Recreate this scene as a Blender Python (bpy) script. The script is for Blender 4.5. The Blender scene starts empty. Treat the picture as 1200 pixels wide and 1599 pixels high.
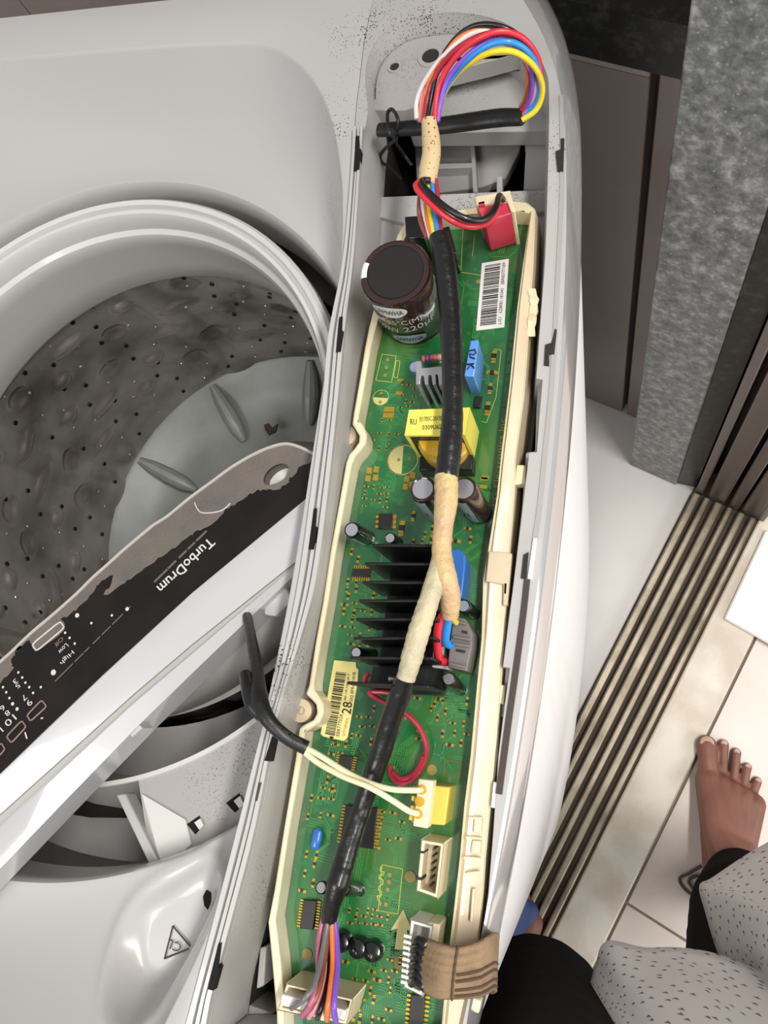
import bpy, bmesh, math, random
from mathutils import Vector, Matrix
from mathutils.geometry import tessellate_polygon
random.seed(7)
SC = bpy.context.scene
COL = SC.collection

# ------------------------------------------------------------------ camera
# measured from the photograph: 1200x1599 frame, focal length 1200 px, 1.30 m above the floor
FPX, CAMZ = 1200.0, 1.30
R = Matrix(((0.95179987, -0.09974589, 0.29004786),
            (0.16930836, 0.95938016, -0.22566432),
            (-0.25575707, 0.2638948, 0.93002573)))      # camera axes -> world
cam = bpy.data.cameras.new('camera')
cam.sensor_fit = 'VERTICAL'; cam.sensor_height = 36.0
cam.lens = FPX / 1599.0 * 36.0
cam.clip_start = 0.01
camo = bpy.data.objects.new('camera', cam); COL.objects.link(camo)
camo.matrix_world = Matrix.Translation((0, 0, CAMZ)) @ R.to_4x4()
SC.camera = camo

# ------------------------------------------------------------------ world, lamps, exposure
wd = bpy.data.worlds.new('World'); SC.world = wd; wd.use_nodes = True
bg = wd.node_tree.nodes['Background']
bg.inputs[0].default_value = (0.93, 0.95, 1.0, 1); bg.inputs[1].default_value = 0.47

def area_lamp(name, loc, aim, sx, sy, power, col):
    l = bpy.data.lights.new(name, 'AREA'); l.shape = 'RECTANGLE'; l.size = sx; l.size_y = sy
    l.energy = power; l.color = col
    o = bpy.data.objects.new(name, l); COL.objects.link(o); o.location = loc
    d = Vector(aim) - Vector(loc)
    o.rotation_euler = d.to_track_quat('-Z', 'Y').to_euler()
    return o
area_lamp('ceiling_tube_lamp', (0.75, 0.05, 2.55), (0.1, 0.1, 0.6), 1.3, 0.12, 38, (1.0, 0.97, 0.93))
area_lamp('window_light', (2.1, -0.35, 1.15), (0.0, 0.1, 0.5), 1.5, 1.5, 30, (1.0, 0.95, 0.91))
area_lamp('fill_lamp', (-0.7, -1.1, 2.5), (0.0, 0.4, 0.5), 0.9, 0.5, 15, (1.0, 0.98, 0.95))  # added fill light, brightens the cabinet front and the bowl slope
SC.view_settings.view_transform = 'Standard'; SC.view_settings.look = 'None'
SC.view_settings.exposure = 0.0; SC.view_settings.gamma = 1.0
SC.view_settings.use_curve_mapping = False

# ------------------------------------------------------------------ helpers
def W(px, py, z):
    """point at height z seen at photo position (px, py)"""
    v = R @ Vector((px - 600.0, -(py - 799.5), -FPX))
    s = (z - CAMZ) / v.z
    return Vector((v.x * s, v.y * s, z))
def WL(pts, z): return [W(p[0], p[1], z) for p in pts]

def srgb(h):
    c = [int(h[i:i+2], 16) / 255 for i in (0, 2, 4)]
    return tuple(x / 12.92 if x <= 0.04045 else ((x + 0.055) / 1.055) ** 2.4 for x in c) + (1,)

M = {}
def mat(name, hexc, rough=0.5, metal=0.0, coat=0.0, trans=0.0, hex2=None, scale=40.0, lo=0.4, hi=0.65, bump=0.0, bscale=300.0, spec=0.5):
    m = bpy.data.materials.new(name); m.use_nodes = True
    nt = m.node_tree; b = nt.nodes['Principled BSDF']
    b.inputs['Base Color'].default_value = srgb(hexc)
    b.inputs['Roughness'].default_value = rough; b.inputs['Metallic'].default_value = metal
    b.inputs['Coat Weight'].default_value = coat; b.inputs['Coat Roughness'].default_value = 0.04
    b.inputs['Transmission Weight'].default_value = trans
    b.inputs['Specular IOR Level'].default_value = spec
    tc = nt.nodes.new('ShaderNodeTexCoord')
    if hex2:
        n = nt.nodes.new('ShaderNodeTexNoise'); n.inputs['Scale'].default_value = scale; n.inputs['Detail'].default_value = 6
        r = nt.nodes.new('ShaderNodeValToRGB')
        r.color_ramp.elements[0].position = lo; r.color_ramp.elements[0].color = srgb(hexc)
        r.color_ramp.elements[1].position = hi; r.color_ramp.elements[1].color = srgb(hex2)
        nt.links.new(tc.outputs['Object'], n.inputs['Vector'])
        nt.links.new(n.outputs['Fac'], r.inputs['Fac']); nt.links.new(r.outputs['Color'], b.inputs['Base Color'])
    if bump:
        n2 = nt.nodes.new('ShaderNodeTexNoise'); n2.inputs['Scale'].default_value = bscale; n2.inputs['Detail'].default_value = 4
        bp = nt.nodes.new('ShaderNodeBump'); bp.inputs['Strength'].default_value = bump; bp.inputs['Distance'].default_value = 0.002
        nt.links.new(tc.outputs['Object'], n2.inputs['Vector'])
        nt.links.new(n2.outputs['Fac'], bp.inputs['Height']); nt.links.new(bp.outputs['Normal'], b.inputs['Normal'])
    M[name] = m
    return m

def ramp_node(nt, fac, stops):
    r = nt.nodes.new('ShaderNodeValToRGB'); cr = r.color_ramp
    while len(cr.elements) < len(stops): cr.elements.new(0.5)
    for e, (p, c) in zip(cr.elements, stops): e.position = p; e.color = c
    nt.links.new(fac, r.inputs['Fac']); return r.outputs['Color']
def mixc(nt, fac, a, b):
    n = nt.nodes.new('ShaderNodeMix'); n.data_type = 'RGBA'
    for s, v in ((0, fac), (6, a), (7, b)):
        if isinstance(v, (tuple, float, int)): n.inputs[s].default_value = v
        else: nt.links.new(v, n.inputs[s])
    return n.outputs[2]
def mth(nt, op, a, b=0.0):
    n = nt.nodes.new('ShaderNodeMath'); n.operation = op
    for s, v in ((0, a), (1, b)):
        if isinstance(v, (float, int)): n.inputs[s].default_value = v
        else: nt.links.new(v, n.inputs[s])
    return n.outputs[0]

def dirty(name, hexc, dirt, rough, spots, rad, scale=330.0, amount=0.16, coat=0.0):
    """plastic with dark specks of dirt gathered around the given places"""
    m = mat(name, hexc, rough, coat=coat); nt = m.node_tree; b = nt.nodes['Principled BSDF']
    tc = nt.nodes.new('ShaderNodeNewGeometry')
    v = nt.nodes.new('ShaderNodeTexVoronoi'); v.inputs['Scale'].default_value = scale
    nz = nt.nodes.new('ShaderNodeTexNoise'); nz.inputs['Scale'].default_value = 60.0; nz.inputs['Detail'].default_value = 5
    for n in (v, nz): nt.links.new(tc.outputs['Position'], n.inputs['Vector'])
    best = None
    for s in spots:
        d = nt.nodes.new('ShaderNodeVectorMath'); d.operation = 'DISTANCE'
        nt.links.new(tc.outputs['Position'], d.inputs[0]); d.inputs[1].default_value = s[:3]
        f = mth(nt, 'SUBTRACT', 1.0, mth(nt, 'DIVIDE', d.outputs['Value'], s[3] if len(s) > 3 else rad))
        best = f if best is None else mth(nt, 'MAXIMUM', best, f)
    best = mth(nt, 'MAXIMUM', best, 0.0)
    pw = mth(nt, 'MULTIPLY', mth(nt, 'MULTIPLY', best, nz.outputs['Fac']), amount * 4.5)
    k = mth(nt, 'SUBTRACT', pw, v.outputs['Distance'])
    k = mth(nt, 'MULTIPLY', k, 9.0)
    k = mth(nt, 'MINIMUM', mth(nt, 'MAXIMUM', k, 0.0), 1.0)
    nt.links.new(mixc(nt, k, srgb(hexc), srgb(dirt)), b.inputs['Base Color'])
    return m

class MB:
    def __init__(s): s.v = []; s.f = []; s.m = []; s.mi = 0
    def add(s, vs, fs):
        b = len(s.v); s.v += [Vector(q) for q in vs]
        for f in fs: s.f.append(tuple(b + i for i in f)); s.m.append(s.mi)
    def prism(s, pts, z0, z1):
        pts = [Vector((p[0], p[1], 0)) for p in pts]
        a = sum(pts[i].x * pts[(i+1) % len(pts)].y - pts[(i+1) % len(pts)].x * pts[i].y for i in range(len(pts)))
        if a < 0: pts = pts[::-1]
        n = len(pts)
        vs = [(p.x, p.y, z0) for p in pts] + [(p.x, p.y, z1) for p in pts]
        fs = [(i, (i+1) % n, n + (i+1) % n, n + i) for i in range(n)]
        if n == 4: fs += [(3, 2, 1, 0), (4, 5, 6, 7)]
        else:
            t = tessellate_polygon([pts])
            for tri in t:
                p, q, r_ = (pts[i] for i in tri)
                up = (q - p).cross(r_ - p).z > 0
                tt = tuple(tri) if up else tuple(tri[::-1])
                fs.append(tuple(n + i for i in tt)); fs.append(tt[::-1])
        s.add(vs, fs)
    def ring(s, outer, inner, z0, z1):
        """flat frame between two closed outlines with side walls"""
        o = [Vector((p[0], p[1], 0)) for p in outer]; q = [Vector((p[0], p[1], 0)) for p in inner]
        al = o + q; n, k = len(o), len(q)
        t = tessellate_polygon([o, q]); fs = []
        for tri in t:
            a, b, c = (al[i] for i in tri)
            up = (b - a).cross(c - a).z > 0
            tt = tuple(tri) if up else tuple(tri[::-1])
            fs.append(tuple(n + k + i for i in tt)); fs.append(tt[::-1])
        vs = [(p.x, p.y, z0) for p in al] + [(p.x, p.y, z1) for p in al]
        for i in range(n): fs.append((i, (i+1) % n, n+k+(i+1) % n, n+k+i))
        for i in range(k): fs.append((n+i, n+(i+1) % k, n+k+n+(i+1) % k, n+k+n+i))
        s.add(vs, fs)
    def obox(s, c, u, v, w):
        """box: centre and three half-axis vectors"""
        c, u, v, w = Vector(c), Vector(u), Vector(v), Vector(w)
        if u.cross(v).dot(w) < 0: u = -u
        vs = [c + a*u + b*v + d*w for d in (-1, 1) for b in (-1, 1) for a in (-1, 1)]
        s.add(vs, [(0, 2, 3, 1), (4, 5, 7, 6), (0, 1, 5, 4), (2, 6, 7, 3), (0, 4, 6, 2), (1, 3, 7, 5)])
    def box(s, x0, x1, y0, y1, z0, z1):
        s.obox(((x0+x1)/2, (y0+y1)/2, (z0+z1)/2), ((x1-x0)/2, 0, 0), (0, (y1-y0)/2, 0), (0, 0, (z1-z0)/2))
    def loft(s, rows, closed=False, cap=False):
        n = len(rows[0]); fs = []; vs = [p for r in rows for p in r]
        for j in range(len(rows) - 1):
            for i in range(n if closed else n - 1):
                fs.append((j*n+i, j*n+(i+1) % n, (j+1)*n+(i+1) % n, (j+1)*n+i))
        if cap: fs += [tuple(range(n))[::-1], tuple((len(rows)-1)*n + i for i in range(n))]
        s.add(vs, fs)
    def tube(s, pts, r, n=10, flat=1.0, up=None):
        pts = [Vector(p) for p in pts]; k = len(pts)
        rad = r if isinstance(r, (list, tuple)) else [r] * k
        t0 = (pts[1] - pts[0]).normalized()
        nx = (Vector(up) if up else (Vector((0, 0, 1)) if abs(t0.z) < 0.9 else Vector((1, 0, 0))))
        rows = []
        for i in range(k):
            t = (pts[min(i+1, k-1)] - pts[max(i-1, 0)]).normalized()
            nx = (nx - t * nx.dot(t)).normalized(); ny = t.cross(nx)
            rr = rad[i]
            rows.append([pts[i] + rr * (math.cos(a) * ny + math.sin(a) * flat * nx) for a in (2*math.pi*j/n for j in range(n))])
        s.loft(rows, True, True)
    def lathe(s, prof, c, n=64, a0=0.0, a1=None, axis=None):
        """profile of (radius, height) about a point; axis: optional direction"""
        c = Vector(c); full = a1 is None
        q = Vector((0, 0, 1)).rotation_difference(Vector(axis).normalized()) if axis else None
        rows = []
        for r, h in prof:
            row = []
            for j in range(n if full else n + 1):
                a = a0 + ((2*math.pi) if full else (a1 - a0)) * j / n
                p = Vector((r*math.cos(a), r*math.sin(a), h))
                row.append(c + (q @ p if q else p))
            rows.append(row)
        s.loft(rows, full)
    def cyl(s, c, r, h, n=20, axis=None, r2=None):
        s.lathe([(1e-5, 0), (r, 0), (r2 or r, h), (1e-5, h)], c, n, axis=axis)
    def build(s, name, m, parent=None, kind=None, label=None, angle=35, bevel=0):
        me = bpy.data.meshes.new(name)
        org = parent_origin(parent)
        me.from_pydata([tuple(p - org) for p in s.v], [], s.f)
        ms = m if isinstance(m, list) else [m]
        for x in ms: me.materials.append(x)
        if len(ms) > 1: me.polygons.foreach_set('material_index', s.m)
        me.validate(); me.polygons.foreach_set('use_smooth', [True] * len(me.polygons))
        me.set_sharp_from_angle(angle=math.radians(angle)); me.update()
        o = bpy.data.objects.new(name, me); COL.objects.link(o)
        if parent: o.parent = parent
        if kind: o['kind'] = kind
        if label: o['label'] = label
        if bevel:
            b = o.modifiers.new('edge', 'BEVEL'); b.width = bevel; b.segments = 2; b.limit_method = 'ANGLE'; b.angle_limit = math.radians(40)
        return o
def parent_origin(p):
    v = Vector((0, 0, 0))
    while p: v += p.location; p = p.parent
    return v

def tag(o, label, cat, group=None):
    o['label'] = label; o['category'] = cat
    if group: o['group'] = group
    return o
def thing(name, loc, label, cat, group=None):
    o = bpy.data.objects.new(name, None); COL.objects.link(o); o.location = loc; o.empty_display_size = 0.02
    return tag(o, label, cat, group)
def struct(o): o['kind'] = 'structure'; return o

def smooth(pts, k=6):
    """Catmull-Rom through points"""
    P = [Vector(p) for p in pts]; P = [2*P[0]-P[1]] + P + [2*P[-1]-P[-2]]; out = []
    for i in range(1, len(P) - 2):
        a, b, c, d = P[i-1:i+3]
        for j in range(k):
            t = j / k
            out.append(0.5 * ((2*b) + (c-a)*t + (2*a-5*b+4*c-d)*t*t + (3*b-a-3*c+d)*t**3))
    out.append(P[-2]); return out
def path(pts, k=6): return smooth([W(*p) for p in pts], k)

def text(s, name, m, p0, u, v, parent, wrap=None, thick=0.0, label=None, bold=0.0):
    """flat lettering filling the frame p0, u (reading direction), v (letter height)"""
    cu = bpy.data.curves.new(name, 'FONT'); cu.body = s; cu.resolution_u = 2; cu.offset = bold
    tmp = bpy.data.objects.new(name, cu); COL.objects.link(tmp)
    dg = bpy.context.evaluated_depsgraph_get()
    me = bpy.data.meshes.new_from_object(tmp.evaluated_get(dg))
    bpy.data.objects.remove(tmp); bpy.data.curves.remove(cu)
    xs = [q.co.x for q in me.vertices]; ys = [q.co.y for q in me.vertices]
    x0, x1, y0, y1 = min(xs), max(xs), min(ys), max(ys)
    org = parent_origin(parent); p0, u, v = Vector(p0), Vector(u), Vector(v)
    for q in me.vertices:
        a = (q.co.x - x0) / (x1 - x0); b = (q.co.y - y0) / max(1e-6, y1 - y0)
        q.co = (wrap(a, b) if wrap else p0 + a*u + b*v) - org
    me.materials.clear(); me.materials.append(m); me.update(); me.name = name
    o = bpy.data.objects.new(name, me); COL.objects.link(o); o.parent = parent
    return o
def ptext(s, name, m, a, b, h, z, parent, **k):
    """lettering whose baseline runs between photo points a and b; h = letter height in photo px"""
    A, B = W(*a, z), W(*b, z); u = B - A
    du = Vector((b[0]-a[0], b[1]-a[1])).normalized()
    C = W(a[0] + du.y*h, a[1] - du.x*h, z)
    return text(s, name, m, A, u, C - A, parent, **k)

# ------------------------------------------------------------------ materials
SP = [(-0.15, 0.39, 0.92, 0.09), (-0.185, 0.40, 0.93, 0.05), (-0.19, 0.335, 0.93, 0.04), (-0.12, 0.30, 0.88, 0.07), (-0.07, 0.30, 0.92, 0.06), (-0.2, 0.3, 0.9, 0.04),
      (-0.155, 0.0, 0.93, 0.04), (-0.16, -0.1, 0.9, 0.05), (-0.22, -0.05, 0.85, 0.07)]
dirty('grey_plastic', 'b9b7b4', '3f342c', 0.26, SP, 0.06, scale=560, amount=0.15, coat=0.35)
dirty('trough_plastic', 'b0aeab', '3a2d24', 0.38, SP, 0.06, scale=620, amount=0.17)
dirty('dusty_plastic', 'a3a09d', '42301f', 0.5, [(-0.12, 0.27, 0.86, 0.12), (-0.15, 0.38, 0.89, 0.09), (-0.2, -0.05, 0.85, 0.1), (-0.12, -0.16, 0.88, 0.06)], 0.1, scale=640, amount=0.135)
mat('ledge_plastic', 'a9aaab', 0.35, hex2='94918e', scale=60, lo=0.5, hi=0.8)
mat('ring_plastic', 'cfcec9', 0.3, coat=0.3)
mat('white_enamel', 'f2f2f1', 0.5, coat=0.1)
mat('chrome', 'dddddd', 0.12, metal=0.75)
mat('black_void', '050505', 0.9)
mat('dark_gap', '26231f', 0.8)
mat('drum_steel', 'c9c3bb', 0.24, metal=0.75, hex2='7d7771', scale=16, lo=0.35, hi=0.7)
mat('drum_dark', '222222', 0.4, metal=0.6)
mat('pulsator_plastic', '8d908c', 0.4, hex2='7c7f7a', scale=18)
mat('white_gloss', 'bababa', 0.2, coat=0.5)
mat('fascia_black', '14110f', 0.22, coat=0.15, hex2='1e1814', scale=25, spec=0.3)
mat('fascia_dust', '6f645b', 0.6, hex2='5a5652', scale=45, lo=0.3, hi=0.75, bump=0.25, bscale=500)
mat('fascia_edge', 'b3ada4', 0.3)
mat('fascia_groove', 'a2a09c', 0.4)
mat('print_white', 'c9c7c2', 0.5)
mat('print_brown', '8a7268', 0.5)
mat('print_dim', '5f5953', 0.5)
mat('cream', 'e6dcb9', 0.32, coat=0.25, hex2='dcceaa', scale=25)
mat('cream_beige', 'd8c6a8', 0.36, coat=0.2, hex2='cdb999', scale=35)
mat('connector_cream', 'dfd0ae', 0.4)
mat('connector_white', 'ddd9cf', 0.4)
mat('connector_yellow', 'd3bb4c', 0.35, coat=0.2)
mat('silk', 'b9bd5c', 0.5)
mat('trace_green', '3d8644', 0.35, coat=0.6)
mat('silk_pale', 'c1b878', 0.5)
mat('gold_pad', 'b99a3a', 0.35, metal=0.6)
mat('copper_pad', 'a8732f', 0.4, metal=0.3)
mat('hole_gold', '8a7a38', 0.5)
mat('chip_black', '1d1c1a', 0.4)
mat('chip_brown', '4a3520', 0.5)
mat('cap_sleeve', '2e1a17', 0.16, coat=0.6)
mat('cap_black', '121212', 0.2, coat=0.4)
mat('cap_top_dark', '1f1b1a', 0.4)
mat('cap_top_metal', 'c4c4c6', 0.3, metal=0.8)
mat('cap_stripe', '8b99a3', 0.3, coat=0.3)
mat('cap_print', 'b9b6ac', 0.5)
mat('blue_box', '5e92d6', 0.3, coat=0.2)
mat('blue_dark', '2c68b5', 0.3, coat=0.2)
mat('pen_ink', '14142e', 0.6)
mat('heat_black', '060606', 0.42)
mat('heat_alu', 'b9b9b9', 0.35, metal=0.7)
mat('yellow_tape', 'e6da5d', 0.35, coat=0.3)
mat('yellow_coil', 'd6a92a', 0.3, coat=0.4, hex2='b98a1c', scale=60)
mat('label_white', 'd9d6d2', 0.5)
mat('label_yellow', 'd9cd83', 0.45)
mat('barcode', '1d1a18', 0.6)
mat('tape_black', '121212', 0.34, coat=0.2, bump=0.3, bscale=210)
mat('tape_beige', 'c4ad74', 0.5, hex2='bd9c78', scale=45, bump=0.7, bscale=230)
mat('tape_pale', 'bbb08e', 0.5, hex2='a79f88', scale=50, bump=0.7, bscale=230)
dirty('tape_spotted', 'c9b085', '3a2817', 0.55, [(-0.13, 0.34, 0.95, 0.6)], 0.6, scale=420, amount=0.125)
mat('sleeve_black', '181818', 0.42, bump=0.2, bscale=200)
for n, h in dict(red='d22f3c', dark_red='a8243a', black='131212', blue='2489d8', yellow='e8cb2a', purple='7a4fc0', orange='e0733a', pink='dd8ea0', white='d9d6d0', brown='8a4a3a', grey='6c6a68', cream='e0d8b0', mauve='b0607a').items():
    mat('wire_' + n, h, 0.35, coat=0.2)
mat('plug_red', 'c9364c', 0.42, hex2='d9697a', scale=60, lo=0.5, hi=0.75)
mat('plug_grey', '6f6a66', 0.45)
mat('ribbon_cloth', '8d7558', 0.85, hex2='77604a', scale=70, bump=0.3, bscale=500)
mat('ribbon_line', '54412f', 0.9)
mat('metal_screw', 'c9c9c0', 0.25, metal=0.9)
mat('skin', '855848', 0.5, hex2='764b3d', scale=18)
mat('nail', 'b89a86', 0.35)
mat('trousers_black', '040405', 0.95, spec=0.1)
mat('trousers_hem', '1b1b22', 0.9)
mat('slipper_blue', '3c4f7c', 0.7)
mat('brown_panel', '8c807a', 0.4, hex2='857870', scale=9)
mat('brown_dark', '3c302a', 0.5)
mat('panel_trim', 'a79f98', 0.35)
mat('frame_metal', '6e655f', 0.35, metal=0.5)
mat('frame_dark', '2b2522', 0.5)
mat('rail_alu', 'b3a793', 0.42, metal=0.45, hex2='6f6250', scale=16, lo=0.35, hi=0.75, bump=0.2, bscale=120)
mat('rail_channel', '564c40', 0.8)
mat('stone_sill', 'cfc3b0', 0.5, hex2='e3dccd', scale=14, lo=0.4, hi=0.62, bump=0.15)
mat('tile_beige', 'cbbcb0', 0.3, hex2='d3c7bd', scale=8)
mat('tile_white', 'e9e5e1', 0.16, hex2='e2ddd8', scale=5)
mat('grout', '8d7f73', 0.8)
mat('slab_white', 'f0ede8', 0.3)
mat('wall_paint', '8b827c', 0.7)
mat('scrap_green', 'b5b548', 0.7)
mat('cord_dark', '4a4038', 0.7)

def granite(name, dark, mid, light, rough):
    m = mat(name, mid, rough); nt = m.node_tree; b = nt.nodes['Principled BSDF']
    tc = nt.nodes.new('ShaderNodeTexCoord')
    n1 = nt.nodes.new('ShaderNodeTexNoise'); n1.inputs['Scale'].default_value = 85; n1.inputs['Detail'].default_value = 8; n1.inputs['Roughness'].default_value = 0.7
    n2 = nt.nodes.new('ShaderNodeTexVoronoi'); n2.inputs['Scale'].default_value = 130
    for n in (n1, n2): nt.links.new(tc.outputs['Object'], n.inputs['Vector'])
    c1 = ramp_node(nt, n1.outputs['Fac'], [(0.36, srgb(dark)), (0.52, srgb(mid)), (0.70, srgb(light))])
    k = mth(nt, 'LESS_THAN', n2.outputs['Distance'], 0.14)
    nt.links.new(mixc(nt, mth(nt, 'MULTIPLY', k, 0.5), c1, srgb(light)), b.inputs['Base Color'])
granite('granite_grey', '3f4242', '686b6b', 'a3a4a2', 0.3)
granite('granite_black', '0a0b0b', '131515', '3c3d3b', 0.35)

def pcb_mat():
    m = mat('pcb_green', '1c6b35', 0.3, coat=1.0); nt = m.node_tree; b = nt.nodes['Principled BSDF']
    b.inputs['Coat Roughness'].default_value = 0.06
    tc = nt.nodes.new('ShaderNodeTexCoord')
    n1 = nt.nodes.new('ShaderNodeTexNoise'); n1.inputs['Scale'].default_value = 22
    n3 = nt.nodes.new('ShaderNodeTexNoise'); n3.inputs['Scale'].default_value = 160
    for n in (n1, n3): nt.links.new(tc.outputs['Object'], n.inputs['Vector'])
    base = ramp_node(nt, n1.outputs['Fac'], [(0.34, srgb('124d26')), (0.52, srgb('1a672f')), (0.68, srgb('3d6d2c'))])
    k = mth(nt, 'MULTIPLY', mth(nt, 'GREATER_THAN', n3.outputs['Fac'], 0.6), 0.3)
    nt.links.new(mixc(nt, k, base, srgb('3f7d3a')), b.inputs['Base Color'])
pcb_mat()

def cloth_mat():
    m = mat('tunic_cloth', 'bdb7b2', 0.85); nt = m.node_tree; b = nt.nodes['Principled BSDF']
    tc = nt.nodes.new('ShaderNodeTexCoord')
    mp = nt.nodes.new('ShaderNodeMapping'); mp.inputs['Rotation'].default_value = (0, 0, 0.6)
    nt.links.new(tc.outputs['UV'], mp.inputs['Vector'])
    v = nt.nodes.new('ShaderNodeTexVoronoi'); v.voronoi_dimensions = '2D'; v.inputs['Scale'].default_value = 78; v.inputs['Randomness'].default_value = 0.75
    v.distance = 'CHEBYCHEV'
    nt.links.new(mp.outputs['Vector'], v.inputs['Vector'])
    sub = nt.nodes.new('ShaderNodeVectorMath'); sub.operation = 'SUBTRACT'
    sc_ = nt.nodes.new('ShaderNodeVectorMath'); sc_.operation = 'SCALE'; sc_.inputs['Scale'].default_value = 78
    # offset inside the cell (Voronoi position is in texture space already divided by scale)
    nt.links.new(mp.outputs['Vector'], sub.inputs[0]); nt.links.new(v.outputs['Position'], sub.inputs[1])
    nt.links.new(sub.outputs['Vector'], sc_.inputs[0])
    sx = nt.nodes.new('ShaderNodeSeparateXYZ'); nt.links.new(sc_.outputs['Vector'], sx.inputs[0])
    X, Y = sx.outputs['X'], sx.outputs['Y']
    t1 = mth(nt, 'GREATER_THAN', Y, -0.13)
    t2 = mth(nt, 'LESS_THAN', mth(nt, 'ADD', mth(nt, 'MULTIPLY', mth(nt, 'ABSOLUTE', X), 2.0), Y), 0.2)
    k = mth(nt, 'MULTIPLY', t1, t2)
    nt.links.new(mixc(nt, mth(nt, 'MULTIPLY', k, 0.85), srgb('bdb7b2'), srgb('3a2426')), b.inputs['Base Color'])
cloth_mat()

# ================================================================== THE SETTING
DIR = Vector((0.344, 0.939, 0)); NRM = Vector((0.939, -0.344, 0))       # along / across the door track
# floor slab with its tiles as parts
fl = MB(); fl.box(-2.2, 2.2, -2.0, 2.6, -0.06, -0.004)
floor = struct(fl.build('floor', M['grout']))
def quad_on_track(s0, s1, t0, t1, org=Vector((0.009, 0.107, 0))):
    return [org + DIR*a + NRM*b for a, b in ((s0, t0), (s1, t0), (s1, t1), (s0, t1))]
def plate(name, m, q, z0, z1, parent, bev=0.001, **k):
    b = MB(); b.prism(q, z0, z1); return b.build(name, m, parent, bevel=bev, **k)
# niche floor below the machine and cabinet: glossy white tiles; beyond the sill: beige tiles
for a0, a1 in ((-1.6, -0.86), (-0.86, -0.12), (-0.12, 0.62), (0.62, 1.36)):
    for b0, b1 in ((-1.6, -0.8), (-0.8, -0.003)):
        plate('tile', M['tile_white'], quad_on_track(a0+.0015, a1-.0015, b0+.0015, b1-.0015), -0.004, 0.0, floor)
for a0, a1 in ((-1.5, -0.9), (-0.9, -0.3025), (-0.3025, 0.30), (0.30, 0.90), (0.90, 1.5)):
    for b0, b1 in ((0.175, 0.775), (0.775, 1.375)):
        plate('tile', M['tile_beige'], quad_on_track(a0+.0015, a1-.0015, b0+.0015, b1-.0015), -0.004, 0.0, floor)
# stone sill along the track
sl = MB(); sl.prism(quad_on_track(-1.4, 1.1, 0.104, 0.172), -0.004, 0.008)
struct(sl.build('trim_1', M['stone_sill'], bevel=0.003))

# sliding door: bottom track (rails as parts) and its upright frame
door = bpy.data.objects.new('door_1', None); COL.objects.link(door); door.location = W(1085, 770, 0); struct(door)
s_end = (W(1085, 772, 0) - Vector((0.009, 0.107, 0))).dot(DIR)
b = MB(); b.prism(quad_on_track(-1.3, s_end, 0.0, 0.103), 0.0, 0.004); b.build('track_bed', M['rail_channel'], door)
rails = [0.004, 0.021, 0.040, 0.058, 0.077, 0.095]
for i, t in enumerate(rails):
    b = MB(); w = (0.0055, 0.0045, 0.006, 0.0042, 0.0052, 0.0042)[i]
    q = quad_on_track(-1.3, s_end - 0.002, t - w, t + w); b.prism(q, 0.004, 0.019)
    b.build('track_rail', M['rail_alu'], door, bevel=0.0025)
for i, (t, w, d) in enumerate(((0.006, 0.006, .05), (0.034, 0.014, .035), (0.062, 0.008, .05), (0.088, 0.014, .035), (0.106, 0.006, 0.05))):
    b = MB(); b.prism(quad_on_track(s_end, s_end + d + 0.10, t - w, t + w), 0.004, 2.1)
    b.build('jamb_rail', M['frame_metal'], door, bevel=0.002)
b = MB(); b.prism(quad_on_track(s_end + 0.045, s_end + 0.15, -0.002, 0.112), 0.003, 2.1); b.build('jamb_back', M['frame_dark'], door)

# granite pillar (the end of the wall beside the door)
g0, g1 = W(984, 726, 0), W(1056, 758, 0)
gd = (g1 - g0).normalized(); gn = Vector((-gd.y, gd.x, 0)); gn = gn if gn.y > 0 else -gn
b = MB(); b.prism([g0, g1, g1 + gn*0.5, g0 + gn*0.5], 0, 2.3); struct(b.build('wall_right', M['granite_grey'], bevel=0.002))
# reveal between pillar and door frame, its black standing in for a soft shadow
b = MB(); h0 = Vector((0.009, 0.107, 0)) + DIR*(s_end + 0.012) + NRM*(-0.003)
b.prism([g1 + gd*0.0005 + gn*0.004, h0, h0 + gn*0.4, g1 + gd*0.0005 + gn*0.4], 0, 2.25); struct(b.build('reveal_shade', M['granite_black']))

# brown kitchen cabinet under the counter
c1, c0 = W(1002, 657, 0), W(901, 616, 0)
cd = (c1 - c0).normalized(); cn = Vector((-cd.y, cd.x, 0)); cn = cn if cn.y > 0 else -cn
cab = thing('cabinet', c0, 'brown laminate kitchen cabinet under the black granite countertop', 'cabinet')
cm = W(973, 649, 0); lm = (cm - c0).dot(cd); L1 = (g0 - c0).dot(cd) + 0.02
def on_pillar(d):
    # where the cabinet plane at depth d meets the pillar's side
    p = c0 + cn*d; w = g0 - p; den = cd.x*gn.y - cd.y*gn.x
    return (w.x*gn.y - w.y*gn.x)/den - 0.0015
def cpt(a, d): return c0 + cd*min(a, on_pillar(d)) + cn*d
b = MB(); b.prism([cpt(-1.9, 0.018), cpt(L1, 0.018), cpt(L1, 0.55), cpt(-1.9, 0.55)], 0.0, 0.74); b.build('carcass', M['brown_dark'], cab)
edges = [lm - 0.0035]; 
for k in range(4): edges.append(edges[-1] - 0.47)
for k in range(4):
    b = MB(); b.prism([cpt(edges[k+1]+0.004, 0), cpt(edges[k], 0), cpt(edges[k], 0.017), cpt(edges[k+1]+0.004, 0.017)], 0.004, 0.735)
    b.build('door', M['brown_panel'], cab, bevel=0.0015)
    b = MB(); b.prism([cpt(edges[k+1]+0.004, -0.001), cpt(edges[k], -0.001), cpt(edges[k], 0.018), cpt(edges[k+1]+0.004, 0.018)], 0.737, 0.748)
    b.build('top_strip', M['panel_trim'], cab, bevel=0.001)
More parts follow.
